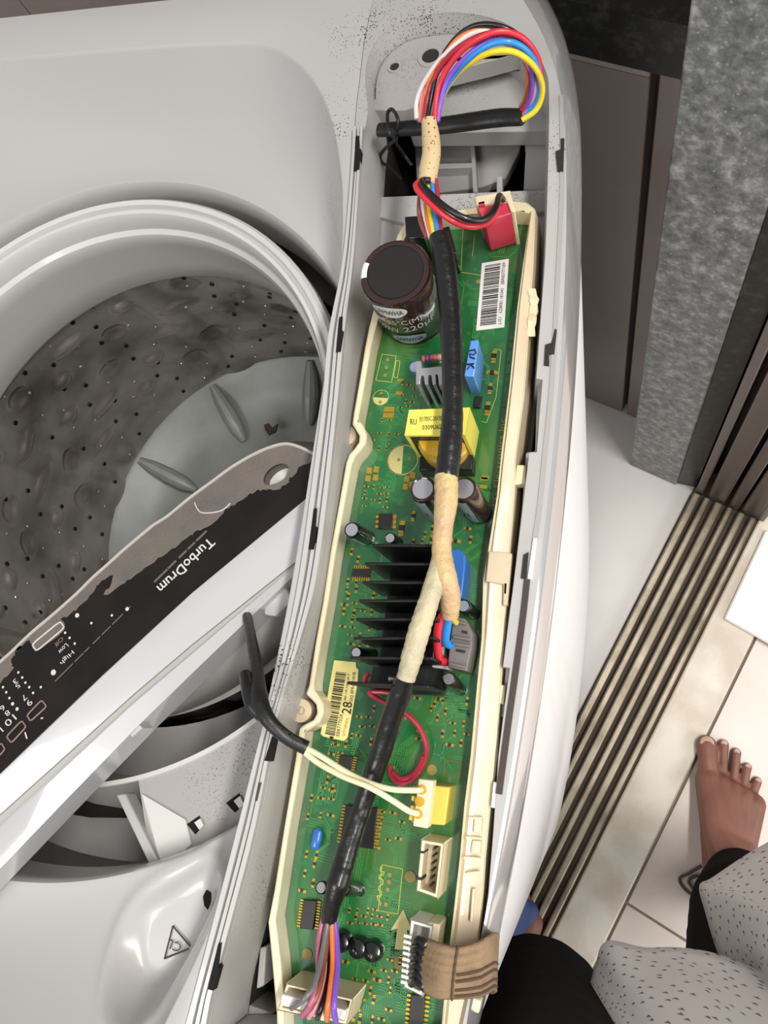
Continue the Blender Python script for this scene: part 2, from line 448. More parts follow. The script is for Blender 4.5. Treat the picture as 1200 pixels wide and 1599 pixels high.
b = MB(); b.prism([cpt(lm + 0.0045, 0), cpt(L1, 0), cpt(L1, 0.017), cpt(lm + 0.0045, 0.017)], 0.002, 0.748)
b.build('end_stile', M['brown_panel'], cab, bevel=0.0015)
b = MB(); b.prism([cpt(-1.9, -0.006), cpt(L1 + 0.0, -0.006), cpt(L1 + 0.0, 0.593), cpt(-1.9, 0.593)], 0.7485, 0.80)
tag(b.build('countertop', M['granite_black']), 'black speckled granite countertop above the brown cabinet', 'countertop')
# back wall behind the counter
b = MB(); b.prism([cpt(-2.2, 0.6), cpt(0.9, 0.6), cpt(0.9, 0.7), cpt(-2.2, 0.7)], 0, 2.6); struct(b.build('wall_back', M['wall_paint']))

# white slab on the tiles, green scrap in the track, dark cord behind the foot
b = MB(); b.prism([W(1196, 826, .015), W(1131, 966, .015), W(1330, 1078, .015), W(1400, 925, .015)], 0.0082, 0.015)
tag(b.build('slab', M['slab_white'], bevel=0.003), 'plain white slab lying on the tiles at the right edge of the photo', 'slab')
b = MB(); p = [W(816, 1382, .024), W(826, 1362, .024), W(833, 1366, .024), W(828, 1386, .024), W(820, 1392, .024)]
b.prism(p, 0.0192, 0.0215); tag(b.build('scrap', M['scrap_green'], bevel=0.0005), 'small yellowish green scrap lying in the door track', 'scrap')
b = MB(); b.tube(path([(1096, 1352, .004), (1076, 1364, .006), (1062, 1372, .004), (1068, 1386, .004), (1082, 1398, .004), (1094, 1408, .004), (1086, 1392, .010), (1076, 1376, .006), (1090, 1368, .004), (1098, 1378, .004)]), 0.0022, 8)
tag(b.build('cord', M['cord_dark']), 'thin dark looped cord lying on the tiles behind the bare foot', 'cord')

# ================================================================== WASHING MACHINE
ZD = 0.93
wm = thing('washing_machine', (-0.36, 0.13, 0), 'grey top-loading washing machine with its front control trough opened', 'washing machine')

S1 = [(810, -12), (846, 34), (870, 90), (882, 150), (887, 215), (889, 280), (883, 440), (875, 600), (868, 690), (856, 790), (842, 900), (835, 960), (822, 1040), (812, 1115), (802, 1180), (792, 1260), (777, 1340), (757, 1440), (736, 1540), (714, 1640)]
S2 = [(822, -52), (866, -8), (893, 60), (905, 140), (911, 215), (912, 280), (907, 440), (899, 600), (892, 690), (881, 790), (871, 880), (861, 960), (851, 1040), (838, 1115), (831, 1180), (820, 1260), (801, 1340), (782, 1440), (760, 1540), (738, 1640)]
ZS = 0.914
import numpy as np
def fair(line):
    # the front edge is one long shallow arc: fit it below the rounded corner
    P_ = np.array([[p.x, p.y] for p in line]); sel = P_[:, 1] < 0.34
    co = np.polyfit(P_[sel, 1], P_[sel, 0], 4); out = []
    for x, y in P_:
        k = min(1.0, max(0.0, (0.335 - y)/0.05)); out.append(Vector((x + (np.polyval(co, y) - x)*k, y)))
    return out
def relax(line, it=40):
    line = [Vector(p) for p in line]
    for _ in range(it): line = [line[0]] + [(line[i-1] + line[i]*2 + line[i+1])/4 for i in range(1, len(line)-1)] + [line[-1]]
    return line
s1 = fair(relax(smooth(WL(S1, ZD), 4)))
s2 = fair(relax(smooth(WL(S2, ZS), 4)))
RIDO = [(570, 60), (563, 120), (556, 180), (552, 266), (539, 410), (517, 525), (507, 640), (490, 770), (472, 900), (446, 1030), (412, 1150), (377, 1290), (341, 1430), (311, 1543), (280, 1660)]
rido = smooth(WL(RIDO, ZD), 4)
INR = [(575, 172), (571, 112), (586, 67), (624, 34), (680, 21), (732, 21), (785, 34), (826, 64), (852, 109), (858, 150), (856, 280), (852, 400), (846, 480), (841, 552), (838, 591)]
INR_b = [(848, 593), (843, 650), (839, 706), (827, 707), (822, 750), (816, 800), (804, 900), (795, 970), (786, 1041), (797, 1043), (789, 1100), (779, 1180), (771, 1300), (763, 1400), (755, 1450), (738, 1540), (722, 1640)]
INL = [(322, 1640), (330, 1590), (339, 1543), (369, 1430), (405, 1290), (432, 1150), (456, 1060), (480, 980), (500, 900), (517, 770), (531, 640), (542, 525), (556, 410), (566, 266), (571, 200)]
inner = smooth(WL(INR, ZD), 3)[:-1] + WL(INR[-1:], ZD) + WL(INR_b, ZD) + smooth(WL(INL, ZD), 3)
yb = -0.245
outer = [Vector((rido[0].x, 0.443, 0))] + [Vector((p.x, p.y, 0)) for p in s1] 
outer.append(Vector((-0.125, yb, 0)))
outer += [Vector((rido[-1].x, yb, 0))]
outer += [Vector((p.x, p.y, 0)) for p in reversed(rido)]
# clip the start of the strip to the deck edge
outer = [Vector((p.x, min(0.443, max(yb, p.y)), 0)) for p in outer]
clean = []
for p in outer:
    if not clean or (p - clean[-1]).length > 0.0008: clean.append(p)
outer = clean
b = MB(); b.ring(outer, inner, 0.915, ZD)
b.build('trough_rim', M['trough_plastic'], wm, bevel=0.0012)
# trough walls
def inset(loop, d):
    n = len(loop); out = []
    cx = sum(p.x for p in loop) / n; cy = sum(p.y for p in loop) / n
    for i in range(n):
        t = (loop[(i+1) % n] - loop[i-1]); t = Vector((t.x, t.y, 0)).normalized(); nn = Vector((-t.y, t.x, 0))
        q = loop[i] + nn*d
        if (q.x-cx)**2*4 + (q.y-cy)**2*0.2 > (loop[i].x-cx)**2*4 + (loop[i].y-cy)**2*0.2: q = loop[i] - nn*d
        out.append(q)
    return out
i2 = inset(inner, 0.003)
rows = [[Vector((p.x, p.y, 0.929)) for p in inner], [Vector((p.x, p.y, 0.910)) for p in i2], [Vector((p.x, p.y, 0.893)) for p in i2]]
b = MB(); b.loft(rows, True); b.build('trough_wall', M['trough_plastic'], wm)
b = MB(); b.loft([[Vector((p.x, p.y, 0.8928)) for p in i2], [Vector((p.x, p.y, 0.835)) for p in i2]], True); b.build('shade_liner', M['dark_gap'], wm)  # dark walls added so the void below stays in shade
# floor pieces of the trough
b = MB(); zc = 0.842
b.prism([p for p in i2], 0.834, 0.836); b.build('trough_bottom', M['black_void'], wm)  # black sheet stands in for the unlit depth under the trough
def pl(name, m, pts, z0, z1, bev=0.0008, parent=wm, **k):
    b = MB(); b.prism(WL(pts, z1), z0, z1); return b.build(name, m, parent, bevel=bev, **k)
pl('trough_floor', M['trough_plastic'], [(552, 322), (858, 318), (846, 552), (822, 800), (795, 1100), (765, 1400), (742, 1520), (432, 1500), (445, 1360), (420, 1380), (372, 1440), (430, 1120), (488, 850), (532, 560), (548, 400)], 0.888, 0.8935)
pl('cross_bar', M['trough_plastic'], [(590, 308), (858, 296), (858, 330), (640, 350), (590, 338)], 0.890, 0.897)
pl('end_plate', M['dusty_plastic'], [(352, 1556), (440, 1588), (452, 1660), (320, 1660), (330, 1590)], 0.868, 0.892)
pl('end_bracket', M['trough_plastic'], [(406, 1480), (416, 1478), (412, 1540), (400, 1545)], 0.868, 0.895)
# upper shelf of the trough with its screw holes
ZSH = 0.917
b = MB(); up = WL([(572, 172), (634, 172), (645, 168), (652, 158), (656, 142), (668, 126), (700, 112), (760, 97), (800, 86), (842, 79)], ZSH)
topi = [p for p in i2[:60] if p.y > up[0].y + 0.001][:36]
topi = [p for p in i2 if p.y > up[-1].y - 0.002 or (p.x < -0.15 and p.y > up[0].y)]
topi.sort(key=lambda p: math.atan2(p.y - 0.355, p.x + 0.118))
b.prism(up + topi, 0.905, ZSH); b.build('upper_shelf', M['dusty_plastic'], wm, bevel=0.0008)
pl('shelf_slope', M['trough_plastic'], [(630, 150), (700, 95), (800, 70), (884, 62), (884, 180), (884, 204), (640, 208)], 0.882, 0.8945)
for (x, y, rx) in ((673, 89, 13), (617, 106, 7)):
    c = W(x, y, ZSH); rr = (W(x+rx, y, ZSH) - c).length
    b = MB(); b.lathe([(rr*1.55, 0), (rr*1.5, 0.0012), (rr*1.02, 0.0012), (rr*0.98, -0.0004)], c, 24); b.build('screw_boss', M['dusty_plastic'], wm)
    b = MB(); b.cyl(c + Vector((0, 0, 0.0002)), rr, 0.0004, 24); b.build('screw_hole', M['dark_gap'], wm)
# ribbed plate below the tape sleeve
pl('ribbed_plate', M['dusty_plastic'], [(664, 196), (816, 186), (812, 236), (790, 278), (752, 292), (690, 300), (652, 302), (646, 200)], 0.852, 0.860)
for q in ([(734, 200), (740, 200), (746, 300), (739, 300)], [(660, 256), (738, 254), (738, 261), (660, 264)], [(776, 276), (785, 274), (785, 300), (776, 302)]):
    pl('rib', M['trough_plastic'], q, 0.860, 0.868, 0.0004)
pl('side_panel', M['trough_plastic'], [(815, 150), (858, 150), (857, 298), (818, 296), (821, 240)], 0.862, 0.880)

# three raised tongues of the long edge nearest the drum, with clip slots
for k, (f0, f1, zt) in enumerate(((0.02, 0.30, 0.9345), (0.40, 0.60, 0.9335), (0.72, 0.98, 0.9345))):
    ro = [Vector((p.x, p.y, 0)) for p in rido[6:]]
    il = [p for p in inner[-len(smooth(WL(INL, ZD), 3)):]][::-1]
    def at_y(line, y):
        for p, q in zip(line, line[1:]):
            if (p.y - y) * (q.y - y) <= 0 and abs(p.y - q.y) > 1e-9: return p.x + (q.x - p.x) * (y - p.y) / (q.y - p.y)
        return (line[0] if abs(line[0].y - y) < abs(line[-1].y - y) else line[-1]).x
    L, Rr = [], []
    for j in range(60):
        y = 0.325 - j / 59 * 0.508
        xo, xi = at_y(ro, y), at_y(il, y)
        L.append(Vector((xo + (xi-xo)*f0, y, 0))); Rr.append(Vector((xo + (xi-xo)*f1, y, 0)))
    b = MB()
    b.loft([[Vector((p.x, p.y, 0.93)) for p in L], [Vector((p.x, p.y, zt)) for p in L], [Vector((p.x, p.y, zt)) for p in Rr], [Vector((p.x, p.y, 0.93)) for p in Rr]])
    b.build('edge_tongue', M['grey_plastic'], wm)
SL = [[(556, 212), (561, 212), (562, 232), (564, 233), (561, 264), (553, 265)], [(530, 495), (535, 494), (534, 515), (537, 518), (532, 549), (525, 549)], [(490, 795), (494, 793), (492, 820), (495, 823), (489, 857), (482, 857)],
      [(425, 1150), (431, 1150), (423, 1189), (413, 1188)], [(341, 1474), (346, 1472), (341, 1510), (343, 1511), (333, 1547), (325, 1545)], [(404, 1223), (408, 1222), (401, 1251), (399, 1250)]]
for q in SL: pl('clip_slot', M['black_void'] if q is not SL[5] else M['brown_dark'], q, 0.931, 0.9352, 0)
# outer ledge of the trough with its groove and clip slots
GR = [(877, 150), (878, 280), (871, 440), (862, 600), (852, 700), (843, 790), (834, 850)]
g = smooth(WL(GR, ZD), 4)
b = MB(); b.loft([[p + Vector((-0.0011, 0, 0.0006)) for p in g], [p + Vector((0.0011, 0, 0.0006)) for p in g]]); b.build('groove', M['fascia_groove'], wm)
GD = [(824, 905), (818, 960), (806, 1050), (796, 1120), (788, 1180), (780, 1240)]
g = smooth(WL(GD, ZD), 4)
b = MB(); b.loft([[p + Vector((-0.0016, 0, 0.0006)) for p in g], [p + Vector((0.0014, 0, 0.0006)) for p in g]]); b.build('groove', M['brown_dark'], wm)
for q in ([(876, 216), (882, 216), (880, 268), (871, 267), (868, 236), (876, 233)], [(867, 513), (870, 515), (866, 553), (858, 553), (858, 571), (850, 570), (852, 538), (862, 535)], [(818, 866), (826, 862), (822, 904), (814, 903)]):
    pl('clip_slot', M['dark_gap'], q, 0.929, 0.931, 0)
pl('clip_tab', M['white_enamel'], [(833, 840), (839, 840), (831, 905), (824, 903)], 0.929, 0.9316, 0.0003)
pl('clip_tab', M['white_enamel'], [(771, 1221), (780, 1223), (778, 1263), (767, 1261)], 0.905, 0.9292, 0.0003)
# inner ledge (lower lip next to the circuit tray)
pl('inner_ledge', M['ledge_plastic'], [(858, 300), (850, 480), (838, 640), (836, 704), (822, 706), (815, 800), (800, 920), (782, 1040), (790, 1042), (782, 1120), (790, 1120), (830, 800), (846, 650), (858, 480), (866, 300)], 0.905, 0.9215)

# chrome strip and front panel
b = MB(); n = len(s1); rows = []
for k in range(7):
    t = k / 6; zz = ZD + (ZS - ZD) * (t ** 1.6); 
    rows.append([Vector((s1[i].x + (s2[i].x - s1[i].x)*t, s1[i].y + (s2[i].y - s1[i].y)*t, zz)) for i in range(n)])
rows.append([Vector((p.x, p.y, ZS - 0.012)) for p in s2])
b.loft(rows); b.build('chrome_strip', M['chrome'], wm)
fp = [Vector((p.x - 0.002, p.y, 0)) for p in s2]
b = MB(); b.loft([[Vector((p.x, p.y, ZS - 0.011)) for p in fp], [Vector((p.x, p.y, 0.05)) for p in fp]])
b.build('front_panel', M['white_enamel'], wm)
b = MB(); b.box(-0.80, -0.12, 0.425, 0.440, 0.03, 0.915); b.box(-0.80, -0.13, -0.242, -0.228, 0.03, 0.915); b.box(-0.80, -0.79, -0.228, 0.425, 0.03, 0.915)
b.build('side_panel', M['white_enamel'], wm)
for x in (-0.74, -0.12):
    for y in (-0.19, 0.39):
        b = MB(); b.cyl((x, y, 0.0), 0.02, 0.05); b.build('foot', M['black_void'], wm)

# deck, moulded bowl and drum opening as one polar sheet
CX, CY = -0.363, 0.125
BW = [(0, 92), (200, 75), (330, 66), (400, 64), (430, 72), (470, 95), (505, 140), (525, 200), (535, 280), (537, 350), (533, 440), (510, 560), (498, 640), (467, 850), (444, 980), (409, 1130), (374, 1300), (346, 1404), (321, 1467), (287, 1537), (258, 1596)]
bw = [Vector((-0.70, 0.404, 0)), Vector((-0.58, 0.4045, 0))] + [Vector((p.x, p.y, 0)) for p in smooth(relax(smooth(WL(BW, ZD), 3), 10), 2)]
bw += [Vector((-0.186, -0.190, 0)), Vector((-0.200, -0.210, 0)), Vector((-0.225, -0.222, 0)), Vector((-0.26, -0.226, 0)), Vector((-0.45, -0.227, 0)), Vector((-0.70, -0.226, 0))]
ol = [Vector((-0.82, 0.443, 0)), Vector((rido[0].x, 0.443, 0))] + [Vector((p.x - 0.0004, p.y, 0)) for p in rido] + [Vector((rido[-1].x, yb, 0)), Vector((-0.82, yb, 0))]
def ray_hit(loop, a):
    d = Vector((math.cos(a), math.sin(a), 0)); best = None
    for i in range(len(loop)):
        p, q = loop[i], loop[(i+1) % len(loop)]
        e = q - p; den = d.x*e.y - d.y*e.x
        if abs(den) < 1e-12: continue
        w = Vector((p.x - CX, p.y - CY)); t = (w.x*e.y - w.y*e.x)/den; u = (w.x*d.y - w.y*d.x)/den
        if t > 0 and -1e-6 <= u <= 1+1e-6 and (best is None or t > best): best = t
    return best
NA = 900; cols = []
# the bleach inlet is a dish sunk into the lower slope of the bowl
ZDISH = 0.869
dishp = smooth(WL([(318, 1386), (300, 1396), (270, 1412), (244, 1432), (232, 1452), (228, 1480), (232, 1508), (246, 1524), (264, 1514), (288, 1484), (310, 1440), (326, 1400), (318, 1386)], ZDISH), 3)[:-1]
def dish_dist(p):
    ins = False; best = 9.0; n = len(dishp)
    for i in range(n):
        a, c = dishp[i], dishp[(i+1) % n]
        if (a.y > p.y) != (c.y > p.y) and p.x < (c.x-a.x)*(p.y-a.y)/(c.y-a.y) + a.x: ins = not ins
        ex, ey = c.x-a.x, c.y-a.y; t = max(0, min(1, ((p.x-a.x)*ex + (p.y-a.y)*ey)/max(1e-12, ex*ex+ey*ey)))
        best = min(best, math.hypot(p.x-a.x-ex*t, p.y-a.y-ey*t))
    return 0.0 if ins else best
def sink(p):
    if p.x < -0.32 or p.y > -0.05 or p.z > ZD - 0.0007: return p
    d = dish_dist(p); w_ = 0.017
    if d > 0.03: return p
    k = 0.0 if d > w_ else (1 - d/w_)**2*(1 + 2*d/w_)
    q = p.copy(); q.z += (min(p.z, ZDISH) - p.z)*k + 0.0020*math.exp(-((d - w_)/0.004)**2)
    return q
for j in range(NA):
    a = 2*math.pi*j/NA; d = Vector((math.cos(a), math.sin(a), 0)); c = Vector((CX, CY, 0))
    ro = ray_hit(ol, a); r1 = min(ray_hit(bw, a), ro - 0.0015)
    sa = max(0, -math.sin(a)); dn = max(0.0, min(1.0, (sa - 0.22) / 0.5)); dn = dn*dn*(3-2*dn)
    r2 = 0.2165 + 0.0595*dn; r2 = min(r2, r1 - 0.006)
    z2 = 0.872 - 0.006*dn; span = r1 - r2
    col = [c + d*ro + Vector((0, 0, 0.914)), c + d*ro + Vector((0, 0, ZD)), c + d*(r1 + min(0.0012, (ro-r1)*0.5)) + Vector((0, 0, ZD))]
    for t in [0.0, 0.015, 0.03, 0.055] + [0.08 + 0.92*q/34 for q in range(35)]:
        s = 1 - (1 - t) ** (2.1 if dn < 0.5 else 1.7)
        col.append(sink(c + d*(r1 - span*t) + Vector((0, 0, ZD - 0.0006 - (ZD - z2)*s))))
    lip = 0.0035
    for (dr, dz) in ((0.3, 0.0008), (0.65, 0.003), (0.9, 0.007), (1.0, 0.012), (0.9, 0.045)):
        col.append(c + d*(r2 - lip*dr) + Vector((0, 0, z2 - dz)))
    cols.append(col)
rows = [[cols[j][k] for j in range(NA)] for k in range(len(cols[0]))]
b = MB(); b.loft(rows, True); b.build('top_cover', M['grey_plastic'], wm, angle=50)

# recess plate of the dispenser (in front of the tub)
def arc_pts(c, r, a0, a1, n): return [Vector((c[0] + r*math.cos(math.radians(a0 + (a1-a0)*i/n)), c[1] + r*math.sin(math.radians(a0 + (a1-a0)*i/n)), 0)) for i in range(n+1)]
PC = (-0.363, 0.130)
inn = arc_pts(PC, 0.225, -67, 6, 40); out = arc_pts((-0.363, 0.125), 0.281, 2, -66, 40)
xr = lambda p: Vector((min(p.x, -0.1615), p.y, 0))
b = MB(); b.prism([xr(p) for p in inn if p.x < -0.162] + [xr(p) for p in out if p.x < -0.1618], 0.832, 0.840); b.build('dispenser_plate', M['dusty_plastic'], wm)
b = MB(); b.lathe([(0.2252, 0.826), (0.2252, 0.8415), (0.2280, 0.8415), (0.2285, 0.8400)], (PC[0], PC[1], 0), 60, math.radians(-80), math.radians(10)); b.build('plate_lip', M['ring_plastic'], wm)
# darker soap channel beside the plate
inn = arc_pts(PC, 0.2255, -160, -67.5, 40); out = arc_pts((-0.363, 0.125), 0.281, -66.5, -160, 40)
b = MB(); b.prism(inn + out, 0.742, 0.746); b.build('soap_channel', M['trough_plastic'], wm)
b = MB(); b.loft([[Vector((p.x, p.y, z)) for p in arc_pts(PC, 0.2256, -160, -66, 40)] for z in (0.838, 0.744)]); b.build('channel_wall', M['trough_plastic'], wm)
b = MB(); b.loft([[Vector((p.x, p.y, z)) for p in arc_pts((-0.362, 0.141), r_, -180, 180, 90)] for r_, z in ((0.240, 0.745), (0.2005, 0.750))]); b.build('tub_cover', M['trough_plastic'], wm)
b = MB(); b.obox((W(222, 1292, .838)), (W(196, 1238, .838) - W(248, 1346, .838))*0.5, Vector((0.0032, 0.001, 0)), (0, 0, 0.006)); b.build('channel_rib', M['trough_plastic'], wm, bevel=0.001)
b = MB(); b.prism(WL([(222, 1240), (290, 1280), (299, 1318), (272, 1344), (252, 1350)], .8412), .8402, .8414); b.build('pale_patch', M['ring_plastic'], wm)  # pale flat patch on the plate
for q in ([(292, 1287), (311, 1274), (318, 1289), (305, 1303)], [(353, 1254), (373, 1239), (381, 1256), (367, 1269)]):
    pl('lock_hole', M['black_void'], q, 0.8402, 0.8407, 0)
    pl('lock_tab', M['ring_plastic'], [((q[1][0]+q[0][0])/2 + 2, (q[1][1]+q[0][1])/2 + 4), (q[1][0]+2, q[1][1]+4), q[2], ((q[2][0]+q[3][0])/2, (q[2][1]+q[3][1])/2)], 0.8408, 0.8416, 0)
# bleach inlet markings on the sunken dish of the top cover
zt = ZDISH + 0.0006
dish = bpy.data.objects.new('bleach_inlet', None); COL.objects.link(dish); dish.parent = wm
pl('inlet_hole', M['black_void'], [(322, 1390), (329, 1395), (330, 1412), (326, 1423), (319, 1414), (317, 1400)], zt - .0006, zt + 0.0004, 0, dish)
tri = WL([(270, 1446), (299, 1480), (257, 1497)], zt + .0004)
b = MB()
for i in range(3): b.tube([tri[i], (tri[i] + tri[(i+1) % 3])/2, tri[(i+1) % 3]], 0.00045, 6)
b.build('emblem', M['brown_dark'], dish)
ptext('CL', 'lettering', M['brown_dark'], (285, 1474), (264, 1466), 15, zt + .0004, dish)

# tub ring, spinning drum and pulsator (turned parts)
TC = (-0.362, 0.134, 0)
b = MB(); b.lathe([(0.186, 0.79), (0.1915, 0.80), (0.1935, 0.860), (0.1925, 0.8695), (0.190, 0.8720), (0.1870, 0.8705), (0.1860, 0.8665), (0.1845, 0.8660), (0.1835, 0.8690), (0.181, 0.8685), (0.179, 0.864), (0.1785, 0.853), (0.1755, 0.850), (0.1745, 0.845), (0.1765, 0.835), (0.182, 0.80), (0.1855, 0.776), (0.188, 0.772)], TC, 128)
b.build('tub_ring', M['ring_plastic'], wm, angle=28)
DC = (-0.362, 0.140, 0)
ZT, ZB = 0.780, 0.530
rnd = random.Random(3); bumps = []
for r_ in range(5):
    for k in range(18):
        a = 2*math.pi*(k + 0.5*(r_ % 2))/18 + rnd.uniform(-.03, .03); z = 0.745 - r_*0.036 + rnd.uniform(-.004, .004)
        kind = (k + 2*r_) % 3
        bumps.append((a, z, (0.013, 0.025, 0.016)[kind], (0.010, 0.0095, 0.014)[kind], (0.0065, 0.0055, -0.006)[kind]))
bk = {}
for q in bumps: bk.setdefault(int(q[1]*40), []).append(q)
def drum_r(a, z):
    t = (ZT - z)/(ZT - ZB); r0 = 0.187 + 0.022*t + 0.004*math.sin(t*math.pi)
    dr = 0
    for kk in (int(z*40)-1, int(z*40), int(z*40)+1):
        for (ba, bz, sx, sz, h) in bk.get(kk, ()):
            da = (a - ba + math.pi) % (2*math.pi) - math.pi; x = da*0.2/sx; y = (z - bz)/sz; q = x*x + y*y
            if q < 1: dr += h*(1-q)**1.0*min(1, (1-q)*2.2)
    # vertical scrubbing channels
    ch = math.cos(a*6 + 0.6); 
    if ch > 0.86: dr += 0.004*(ch - 0.86)/0.14
    return r0 - dr
NA2, NZ = 420, 90; rows = []
for k in range(NZ + 1):
    z = ZT + (ZB - ZT)*k/NZ
    rows.append([Vector((DC[0] + drum_r(a, z)*math.cos(a), DC[1] + drum_r(a, z)*math.sin(a) + 0.015*k/NZ, z)) for a in (2*math.pi*j/NA2 for j in range(NA2))])
b = MB(); b.loft(rows, True); b.build('drum', M['drum_steel'], wm, angle=70)
b = MB(); bd = MB()
for r_ in range(9):
    for k in range(40):
        a = 2*math.pi*(k + 0.5*(r_ % 2))/40 + rnd.uniform(-.02, .02); z = 0.762 - r_*0.0265 + rnd.uniform(-.005, .005)
        if math.cos(a*6 + 0.6) > 0.80 and r_ < 7: continue
        rr = drum_r(a, z) - 0.0006; t = (ZT - z)/(ZT - ZB)
        p = Vector((DC[0] + rr*math.cos(a), DC[1] + 0.015*t + rr*math.sin(a), z)); nrm = Vector((-math.cos(a), -math.sin(a), 0))
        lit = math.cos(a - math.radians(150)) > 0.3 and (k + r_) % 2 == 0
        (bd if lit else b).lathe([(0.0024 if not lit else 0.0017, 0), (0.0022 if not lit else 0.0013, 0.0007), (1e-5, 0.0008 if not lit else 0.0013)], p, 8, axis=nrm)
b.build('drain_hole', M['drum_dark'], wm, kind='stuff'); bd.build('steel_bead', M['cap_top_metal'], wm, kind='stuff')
PCt = (-0.362, 0.155, 0)
b = MB(); b.lathe([(0.213, 0.538), (0.211, 0.532), (0.205, 0.530), (0.185, 0.508), (0.150, 0.494), (0.118, 0.490), (0.112, 0.497), (0.104, 0.503), (0.060, 0.515), (0.02, 0.520), (1e-4, 0.520)], PCt, 96)
b.lathe([(0.2135, 0.536), (0.214, 0.542), (0.2105, 0.541)], PCt, 96)
pul = b.build('pulsator', M['pulsator_plastic'], wm, angle=40)
for k in range(10):
    a = 2*math.pi*k/10 + 0.31; ca, sa = math.cos(a), math.sin(a)
    q = lambda r, z: Vector((PCt[0] + r*ca, PCt[1] + r*sa, z))
    b = MB(); b.tube([q(0.203, .533), q(0.19, .523), q(0.17, .512), q(0.15, .504), q(0.135, .498)], [0.004, 0.008, 0.010, 0.009, 0.004], 10); b.build('vane', M['pulsator_plastic'], pul)
b = MB(); b.lathe([(0.26, 0.44), (0.26, 0.80)], DC, 48); b.lathe([(1e-4, 0.44), (0.26, 0.44)], DC, 48); b.build('tub_shell', M['dark_gap'], wm)  # dark colour carries the shade in the gap round the drum
leaf = MB(); leaf.prism(WL([(413, 664), (420, 661), (426, 668), (434, 662), (431, 674), (420, 679), (415, 672)], .516), 0.514, 0.517)
tag(leaf.build('leaf_scrap', M['brown_dark']), 'small brown leaf scrap lying on the pulsator inside the drum', 'scrap')

# ================================================================== LOOSE CONTROL FASCIA ACROSS THE DRUM OPENING
fa = thing('control_fascia', (-0.30, 0.10, 0.9), 'loose control fascia with peeling black overlay lying across the drum opening', 'control panel')
ZF = 0.902
topl = [(-70, 1085), (0, 1034), (47, 990), (85, 958), (120, 927), (145, 902), (170, 880), (192, 860), (218, 838), (240, 820), (262, 806), (296, 778), (329, 754), (360, 731), (390, 713), (418, 700), (446, 693), (470, 699), (494, 711)]
mid_r, mid_l = (484, 774), (-90, 1294)
botl = [(464, 893), (433, 921), (390, 961), (217, 1133), (200, 1148), (203, 1152), (104, 1247), (0, 1356), (-80, 1440)]
def zfa(px, py):
    """the overlay is flat; its far edge sits a little lower"""
    return ZF
over = [W(x, y, ZF) for x, y in topl] + [W(*mid_r, ZF), W(300, 926, ZF), W(160, 1055, ZF), W(10, 1199, ZF), W(*mid_l, ZF)]
# oval window cut in the overlay
oc = [(412, 752), (413, 744), (419, 735), (428, 728), (438, 724), (446, 725), (451, 730), (450, 738), (445, 747), (436, 753), (424, 757), (416, 757)]
ocw = smooth(WL(oc + oc[:1], ZF), 3)[:-1]
b = MB(); b.ring(over, ocw, ZF - 0.0022, ZF); b.build('overlay', M['fascia_black'], fa, label='black glossy overlay with printed controls')
b = MB(); b.prism([p + (p - W(431, 741, ZF))*0.12 for p in ocw], ZF - 0.012, ZF - 0.009); b.build('button_disc', M['ring_plastic'], fa)
b = MB(); b.loft([[Vector((p.x, p.y, ZF - 0.0003)) for p in ocw], [Vector((p.x, p.y, ZF - 0.012)) for p in ocw]], True); b.build('button_collar', M['fascia_dust'], fa)
# dusty adhesive left where the overlay has peeled
dust = [(494, 712), (486, 720), (470, 728), (456, 744), (449, 757), (436, 763), (420, 765), (408, 764), (400, 768), (385, 776), (366, 790), (352, 797), (340, 812), (318, 826), (300, 834), (286, 846), (268, 858), (240, 878), (226, 888), (208, 902), (190, 914), (168, 930), (160, 930), (172, 915), (176, 900), (179, 896), (172, 898), (160, 908), (150, 918), (136, 936), (123, 947), (113, 956), (104, 965), (99, 962), (96, 968), (101, 974), (100, 984), (58, 1017), (51, 1010), (46, 1000), (30, 1010), (22, 1022), (17, 1032), (20, 1044), (0, 1066), (-60, 1110)]
dz = ZF + 0.0002
top_in = [(x + 1.2, y + 1.6) for x, y in topl]
wd_ = WL(dust, dz); wt_ = WL(top_in, dz)
jag = random.Random(5); full = []
for p, q in zip(wd_, wd_[1:]):
    for k in range(4):
        t = k/4; full.append(p.lerp(q, t) + Vector((jag.uniform(-1, 1), jag.uniform(-1, 1), 0))*0.0008)
full.append(wd_[-1])
b = MB(); b.ring(wt_ + full, ocw, dz - 0.0001, dz + 0.0001); ad = b.build('adhesive_film', M['fascia_dust'], fa, label='greyish brown dusty adhesive film')
b = MB(); tl = [W(x, y, ZF) for x, y in topl]
b.tube(smooth(tl, 3), 0.0011, 6); b.build('overlay_edge', M['fascia_edge'], fa)
b = MB(); ring_pts = smooth(WL([(304, 785), (308, 794), (314, 800), (326, 801), (340, 799), (350, 795), (360, 786)], dz + .0002), 3); b.tube(ring_pts, 0.0004, 5); b.build('glue_line', M['print_white'], ad)
